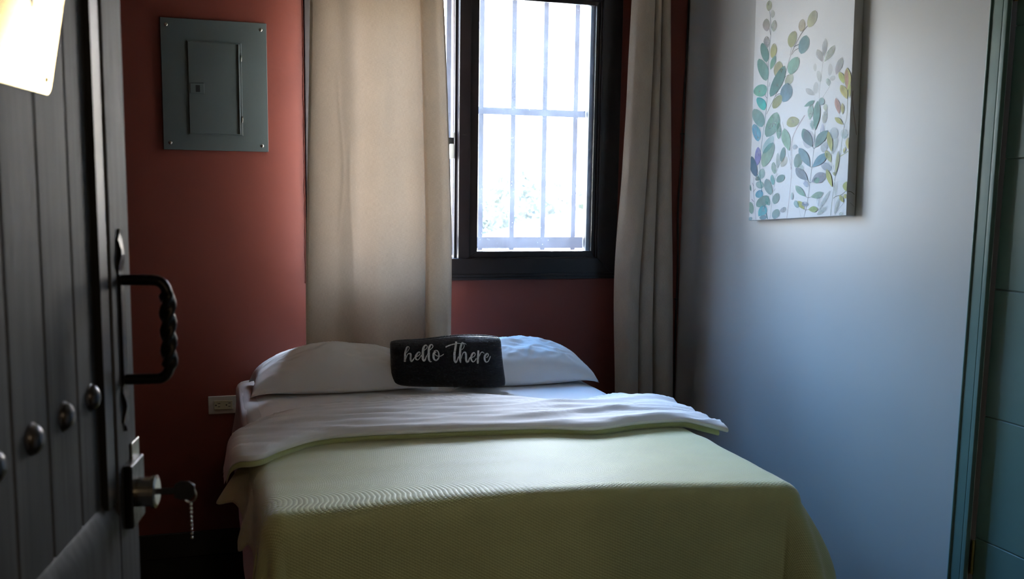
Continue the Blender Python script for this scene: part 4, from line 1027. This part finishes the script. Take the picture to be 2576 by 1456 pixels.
PRINT_STEMS=[([(3.407,2.193),(3.392,2.116),(3.398,2.03),(3.397,1.956),(3.395,1.883),(3.402,1.804),(3.417,1.721),(3.426,1.662),(3.423,1.601),(3.398,1.508),(3.35,1.417)],0.00264,(0.05, 0.14, 0.14),0.85),
([(3.148,2.103),(3.194,2.074),(3.249,2.012),(3.289,1.931),(3.342,1.873),(3.395,1.812)],0.00264,(0.12, 0.09, 0.08),0.8),
([(3.447,2.053),(3.412,2.006),(3.397,1.956)],0.00226,(0.05, 0.14, 0.14),0.8),
([(3.259,1.981),(3.241,1.982),(3.223,1.977)],0.00226,(0.06, 0.06, 0.08),0.9),
([(3.232,2.04),(3.192,2.045),(3.157,2.042)],0.00264,(0.05, 0.06, 0.06),0.9),
([(3.242,2.014),(3.225,2.026),(3.2,2.031)],0.00226,(0.08, 0.07, 0.06),0.9),
([(3.291,1.93),(3.276,1.939),(3.256,1.944)],0.00188,(0.08, 0.07, 0.08),0.9),
([(3.339,1.873),(3.321,1.88),(3.305,1.88)],0.00226,(0.08, 0.07, 0.08),0.9),
([(3.41,1.892),(3.409,1.881),(3.396,1.871)],0.00188,(0.06, 0.04, 0.08),0.9),
([(3.381,1.929),(3.387,1.913)],0.00188,(0.06, 0.04, 0.08),0.9),
([(3.431,2.151),(3.411,2.142),(3.393,2.104)],0.00226,(0.12, 0.09, 0.08),0.85),
([(3.316,1.971),(3.313,1.938)],0.00151,(0.15, 0.13, 0.05),0.7),
([(3.246,2.056),(3.247,2.039),(3.254,2.012)],0.00188,(0.1, 0.12, 0.1),0.8),
([(3.465,1.576),(3.463,1.521),(3.449,1.463),(3.435,1.411)],0.00188,(0.1, 0.12, 0.2),0.8),
([(3.443,1.588),(3.414,1.554),(3.39,1.485),(3.353,1.418)],0.00376,(0.01, 0.2, 0.25),0.85),
([(3.277,1.63),(3.301,1.601),(3.321,1.524),(3.336,1.416)],0.00151,(0.1, 0.2, 0.2),0.7),
([(3.138,1.791),(3.207,1.716),(3.206,1.625),(3.207,1.554),(3.215,1.467),(3.221,1.424)],0.00188,(0.3, 0.2, 0.2),0.75),
([(3.282,1.777),(3.238,1.669),(3.206,1.602)],0.00151,(0.35, 0.28, 0.25),0.6),
([(3.475,1.554),(3.466,1.542)],0.00188,(0.1, 0.02, 0.1),0.9),
([(3.449,1.531),(3.463,1.519)],0.00188,(0.1, 0.1, 0.1),0.9),
([(3.475,1.49),(3.457,1.481)],0.00188,(0.1, 0.02, 0.15),0.9),
([(3.308,1.532),(3.317,1.522)],0.00151,(0.1, 0.1, 0.12),0.8),
([(3.296,1.588),(3.304,1.577)],0.00151,(0.1, 0.1, 0.12),0.8),
([(3.441,1.666),(3.433,1.642),(3.451,1.618)],0.00264,(0.08, 0.06, 0.35),0.8),
([(3.046,1.966),(3.056,1.895),(3.058,1.845)],0.00151,(0.45, 0.42, 0.38),0.6),
([(2.999,1.879),(3.037,1.844)],0.00113,(0.5, 0.45, 0.42),0.5),
([(3.149,2.103),(3.193,2.077),(3.248,2.014)],0.00226,(0.2, 0.16, 0.13),0.7),
([(2.896,1.855),(2.895,1.815),(2.894,1.769),(2.906,1.736),(2.914,1.684),(2.918,1.639),(2.937,1.576),(2.947,1.514),(2.953,1.441)],0.00188,(0.25, 0.26, 0.12),0.75),
([(3.072,1.737),(3.073,1.672),(3.079,1.611),(3.086,1.553),(3.093,1.5),(3.111,1.43)],0.00188,(0.12, 0.15, 0.15),0.85),
([(3.082,1.679),(3.073,1.672),(3.064,1.676)],0.00151,(0.12, 0.15, 0.15),0.8),
([(3.091,1.609),(3.08,1.608),(3.072,1.609)],0.00151,(0.12, 0.15, 0.15),0.8),
([(3.098,1.561),(3.086,1.553),(3.075,1.556)],0.00151,(0.12, 0.15, 0.15),0.8),
([(3.107,1.505),(3.093,1.5),(3.075,1.503)],0.00151,(0.2, 0.15, 0.1),0.8),
([(3.113,1.459),(3.102,1.457),(3.085,1.459)],0.00151,(0.2, 0.15, 0.1),0.8),
([(2.968,1.658),(2.961,1.62),(2.939,1.582)],0.00113,(0.4, 0.38, 0.12),0.7),
([(2.943,1.5),(2.928,1.507),(2.898,1.513),(2.871,1.528)],0.00226,(0.12, 0.13, 0.09),0.85),
([(2.919,1.64),(2.897,1.648),(2.875,1.657)],0.00226,(0.35, 0.38, 0.1),0.8),
([(3.028,1.453),(3.029,1.49)],0.00075,(0.5, 0.5, 0.45),0.4),
([(2.884,1.486),(2.933,1.443)],0.00113,(0.35, 0.33, 0.33),0.6),
([(2.944,1.577),(2.935,1.513),(2.932,1.446)],0.00113,(0.5, 0.48, 0.5),0.5),
([(3.21,1.6),(3.212,1.711),(3.142,1.791)],0.00188,(0.35, 0.25, 0.25),0.6),
([(3.131,1.431),(3.15,1.474)],0.00075,(0.4, 0.4, 0.4),0.5)]
SIDE_LEAVES=[(2.075,1.934,2.062,1.853,0.0117,0,'ye',0.8,1),
(2.077,1.929,2.072,1.857,0.0056,0,'rd',0.7,1),
(2.054,1.874,2.062,1.831,0.0042,0,'ye',0.75,1),
(2.082,1.869,2.067,1.826,0.0084,0,'ye',0.75,1),
(2.052,1.702,2.063,1.662,0.0084,0,'ye',0.8,1),
(2.062,1.67,2.081,1.647,0.007,0,'ye',0.75,1),
(2.058,1.729,2.078,1.704,0.0084,0,'pb',0.5,0),
(2.055,1.555,2.064,1.527,0.0098,0,'ye',0.8,1),
(2.084,1.514,2.069,1.487,0.0084,0,'ye',0.8,1),
(2.063,1.522,2.068,1.501,0.007,0,'ye',0.7,0),
(2.072,1.456,2.087,1.447,0.005,0,'pg',0.5,0)]
SIDE_STEMS=[([(2.062,1.853),(2.063,1.813),(2.082,1.711)],0.00179,(0.25, 0.16, 0.12),0.8),
([(2.057,1.525),(2.072,1.522),(2.084,1.514)],0.00179,(0.12, 0.13, 0.08),0.85),
([(2.068,1.487),(2.085,1.474)],0.0009,(0.2, 0.2, 0.2),0.8)]

cv = empty('canvas_picture', (2.075, 3.19, 1.425)); tag(cv, 'canvas print of green and yellow watercolour leaves on the white wall', 'picture')
def L_(p): return tuple(Vector(p) - Vector(cv.location))
XF = 2.057
BLc, BRc, TLc, TRc = (3.488, 1.406), (2.866, 1.444), (3.515, 2.350), (2.894, 2.388)
w = MB(); n = 0
for X in (XF, WR - 0.001):
    for (y, z) in (BLc, BRc, TRc, TLc): w.v.append(L_((X, y, z)))
w.f = [(0, 1, 2, 3), (7, 6, 5, 4), (0, 4, 5, 1), (1, 5, 6, 2), (2, 6, 7, 3), (3, 7, 4, 0)]
M_canvas = mat('primed_canvas', (0.64, 0.635, 0.63), 0.6, bump=0.15, bump_scale=500)
w.build('stretched_canvas', M_canvas, cv, bevel=0.002)
M_print = bpy.data.materials.new('watercolour_print'); M_print.use_nodes = True
t = M_print.node_tree; t.nodes.clear(); out = nd(t, 'ShaderNodeOutputMaterial'); at = nd(t, 'ShaderNodeAttribute'); at.attribute_name = 'ink'
b = nd(t, 'ShaderNodeBsdfPrincipled'); b.inputs['Roughness'].default_value = 0.6; tr = nd(t, 'ShaderNodeBsdfTransparent'); ms = nd(t, 'ShaderNodeMixShader')
tc = nd(t, 'ShaderNodeTexCoord'); n_ = nd(t, 'ShaderNodeTexNoise'); n_.inputs['Scale'].default_value = 28; n_.inputs['Detail'].default_value = 5; t.links.new(tc.outputs['Object'], n_.inputs['Vector'])
al = math_node(t, 'MULTIPLY', at.outputs['Alpha'], math_node(t, 'ADD', math_node(t, 'MULTIPLY', n_.outputs['Fac'], 1.1), 0.45))
al = math_node(t, 'MINIMUM', al, 1.0)
t.links.new(at.outputs['Color'], b.inputs['Base Color']); t.links.new(al, ms.inputs[0]); t.links.new(tr.outputs[0], ms.inputs[1]); t.links.new(b.outputs[0], ms.inputs[2]); t.links.new(ms.outputs[0], out.inputs[0])
pv, pf, pc = [], [], []
def inkleaf(x0, z0, x1, z1, hx, hz, c, a, pointed, put, idx):
    """tip (x0,z0), base (x1,z1), half width vector (hx,hz) on the picture plane"""
    NT, NW = 14, 6; n0 = len(pv); rnd = random.Random(idx * 7 + 3)
    curve = rnd.uniform(-0.18, 0.18); c2 = [clamp(q * rnd.uniform(0.75, 1.3), 0, 1) for q in c]; shift = rnd.uniform(-1, 1)
    for i in range(NT + 1):
        t_ = i / NT
        if pointed: wd = (math.sin(math.pi * t_ ** 0.85)) ** 0.9
        else: wd = max(0.0, math.sin(math.pi * clamp(t_, 0, 1))) ** 0.55
        wd = max(wd, 0.01)
        cxx = x0 + (x1 - x0) * t_ + hx * curve * math.sin(math.pi * t_); czz = z0 + (z1 - z0) * t_ + hz * curve * math.sin(math.pi * t_)
        for j in range(NW + 1):
            q = 2 * j / NW - 1
            pv.append(put(cxx + hx * wd * q, czz + hz * wd * q, idx))
            edge = abs(q) ** 4; k = clamp(0.5 + 0.5 * (t_ * 2 - 1) * shift + 0.15 * q, 0, 1)
            col = [(c[m] * (1 - k) + c2[m] * k) * 0.72 for m in range(3)]
            if pointed and abs(q) < 0.1: col = [m * 0.85 for m in col]
            pc.append((*[m * (1 - 0.25 * edge) for m in col], clamp(a * (1.0 + 0.35 * edge + 0.3 * (t_ - 0.4)), 0, 1)))
    for i in range(NT):
        for j in range(NW): q = n0 + i * (NW + 1) + j; pf.append((q, q + 1, q + NW + 2, q + NW + 1))
def inkstem(P, wd, c, a, put, idx):
    Q = catmull(P, 6); n0 = len(pv)
    for i, (x, z) in enumerate(Q):
        x2, z2 = Q[min(i + 1, len(Q) - 1)]; x1, z1 = Q[max(i - 1, 0)]; dx, dz = x2 - x1, z2 - z1; l = math.hypot(dx, dz) or 1
        for k in (-1, 1): pv.append(put(x - dz / l * wd * 0.5 * k, z + dx / l * wd * 0.5 * k, idx)); pc.append((*c, a))
    for i in range(len(Q) - 1): q = n0 + i * 2; pf.append((q, q + 1, q + 3, q + 2))
def yedge_l(z): return 3.488 + (z - 1.406) * 0.0286 - 0.001
def yedge_r(z): return 2.866 + (z - 1.444) * 0.0297 + 0.001
def zedge_b(y): return 1.406 + (3.488 - y) * 0.0611 + 0.0015
def put_f(y, z, i):
    z = max(z, zedge_b(y)); y = clamp(y, yedge_r(z), yedge_l(z)); return L_((XF - 0.0003 - 0.000012 * i, y, z))
def put_s(x, z, i): z = max(z, 1.4455); return L_((clamp(x, XF + 0.001, WR - 0.003), yedge_r(z) - 0.0014 - 0.000012 * i, z))
ii = 0
for (P, wd, c, a) in PRINT_STEMS: inkstem(P, wd, c, a, put_f, ii); ii += 1
for (x0, z0, x1, z1, hx, hz, c, a, s_) in PRINT_LEAVES: inkleaf(x0, z0, x1, z1, hx, hz, INK[c], a, s_, put_f, ii); ii += 1
for (P, wd, c, a) in SIDE_STEMS: inkstem(P, wd, c, a, put_s, ii); ii += 1
for (x0, z0, x1, z1, hx, hz, c, a, s_) in SIDE_LEAVES:
    inkleaf(x0, z0, x1, z1, hz, 0.0, INK[c], a, s_, put_s, ii); ii += 1
me = bpy.data.meshes.new('leaf_print'); me.from_pydata(pv, [], pf); me.update()
ca = me.color_attributes.new('ink', 'FLOAT_COLOR', 'POINT')
for i, c in enumerate(pc): ca.data[i].color = c
me.materials.append(M_print); o = bpy.data.objects.new('leaf_print', me); COL.objects.link(o); o.parent = cv

# ------------------------------------------------------------------ hall lamp behind the camera
hf_ = empty('ceiling_lamp', (0.35, -1.5, CH)); tag(hf_, 'round warm ceiling lamp in the hall outside the open door', 'lamp')
MB().lathe([(0.10, 0), (0.10, -0.02), (0.06, -0.03), (0.0, -0.03)], (0, 0, 0), (0, 0, 1)).build('canopy', M_iron, hf_)

# ------------------------------------------------------------------ outdoors
M_ground = mat('sunlit_ground', (0.42, 0.38, 0.30), 0.9, noise_amt=0.15, noise_scale=0.4)
struct('', MB().box(-60, 70, WB + 0.6, 120, -3.2, -3.0).build('floor_outdoor', M_ground)).name = 'ground'
M_leaf = mat('tree_foliage', (0.036, 0.042, 0.012), 0.8, noise_amt=0.5, noise_scale=1.5)
M_bark = mat('tree_bark', (0.10, 0.07, 0.05), 0.9)
M_roof = mat('pale_metal_roof', (0.55, 0.54, 0.50), 0.5, noise_amt=0.1, noise_scale=1)
M_render = mat('pale_house_render', (0.60, 0.56, 0.48), 0.8)
def tree(x, y, zg, h, r, seed, label):
    rnd = random.Random(seed); root = empty('tree', (x, y, zg)); tag(root, label, 'tree', 'trees beyond the window')
    w = MB(); w.tube(catmull([(0, 0, 0), (0.1, 0.05, h * 0.35), (-0.05, 0.1, h * 0.7)], 5), 0.14, 8); w.build('trunk', M_bark, root, smooth=True)
    w = MB(); lobes = [(rnd.uniform(-r, r) * 0.6, rnd.uniform(-r, r) * 0.6, h * rnd.uniform(0.55, 0.92), r * rnd.uniform(0.35, 0.6)) for _ in range(9)]
    for _ in range(1500):
        lx_, ly_, lz_, lr = rnd.choice(lobes); a = rnd.uniform(0, 6.283); cz = rnd.uniform(-1, 1); q = math.sqrt(1 - cz * cz); rr = lr * rnd.uniform(0.75, 1.05)
        c = Vector((lx_ + rr * q * math.cos(a), ly_ + rr * q * math.sin(a), lz_ + rr * cz * 0.8)); s = rnd.uniform(0.10, 0.2)
        d1_ = Vector((rnd.gauss(0, 1), rnd.gauss(0, 1), rnd.gauss(0, 1))).normalized() * s; d2_ = d1_.cross(Vector((rnd.gauss(0, 1), rnd.gauss(0, 1), rnd.gauss(0, 1))).normalized()) * 0.7
        n0 = len(w.v); w.v += [tuple(c - d1_), tuple(c + d2_), tuple(c + d1_), tuple(c - d2_)]; w.f.append((n0, n0 + 1, n0 + 2, n0 + 3))
    w.build('foliage', M_leaf, root)
tree(9.9, 27.0, -3.0, 4.7, 2.2, 1, 'bushy tree seen low through the panes, beyond the middle grille bars')
tree(12.6, 30.0, -3.0, 4.6, 1.8, 2, 'bushy tree seen low through the panes, beyond the rightmost grille bar')
tree(10.2, 34.0, -3.0, 4.3, 1.8, 3, 'small bushy tree beyond the window stile, left of the other trees')
hs = empty('house', (8.2, 18.0, -3.0)); tag(hs, 'pale low house with a shallow pitched roof outside the window', 'house')
MB().box(-2.6, 2.6, 0, 4, 0, 3.2).build('wall', M_render, hs)
MB().prism([(-3.0, 3.2), (0.2, 4.05), (3.2, 3.2), (3.2, 3.12), (-3.0, 3.12)], -0.4, 4.4, 'y').build('roof', M_roof, hs)
for x in (-1.6, 0.9): MB().box(x, x + 0.8, -0.03, 0.0, 1.1, 2.3).build('window', M_frame, hs)
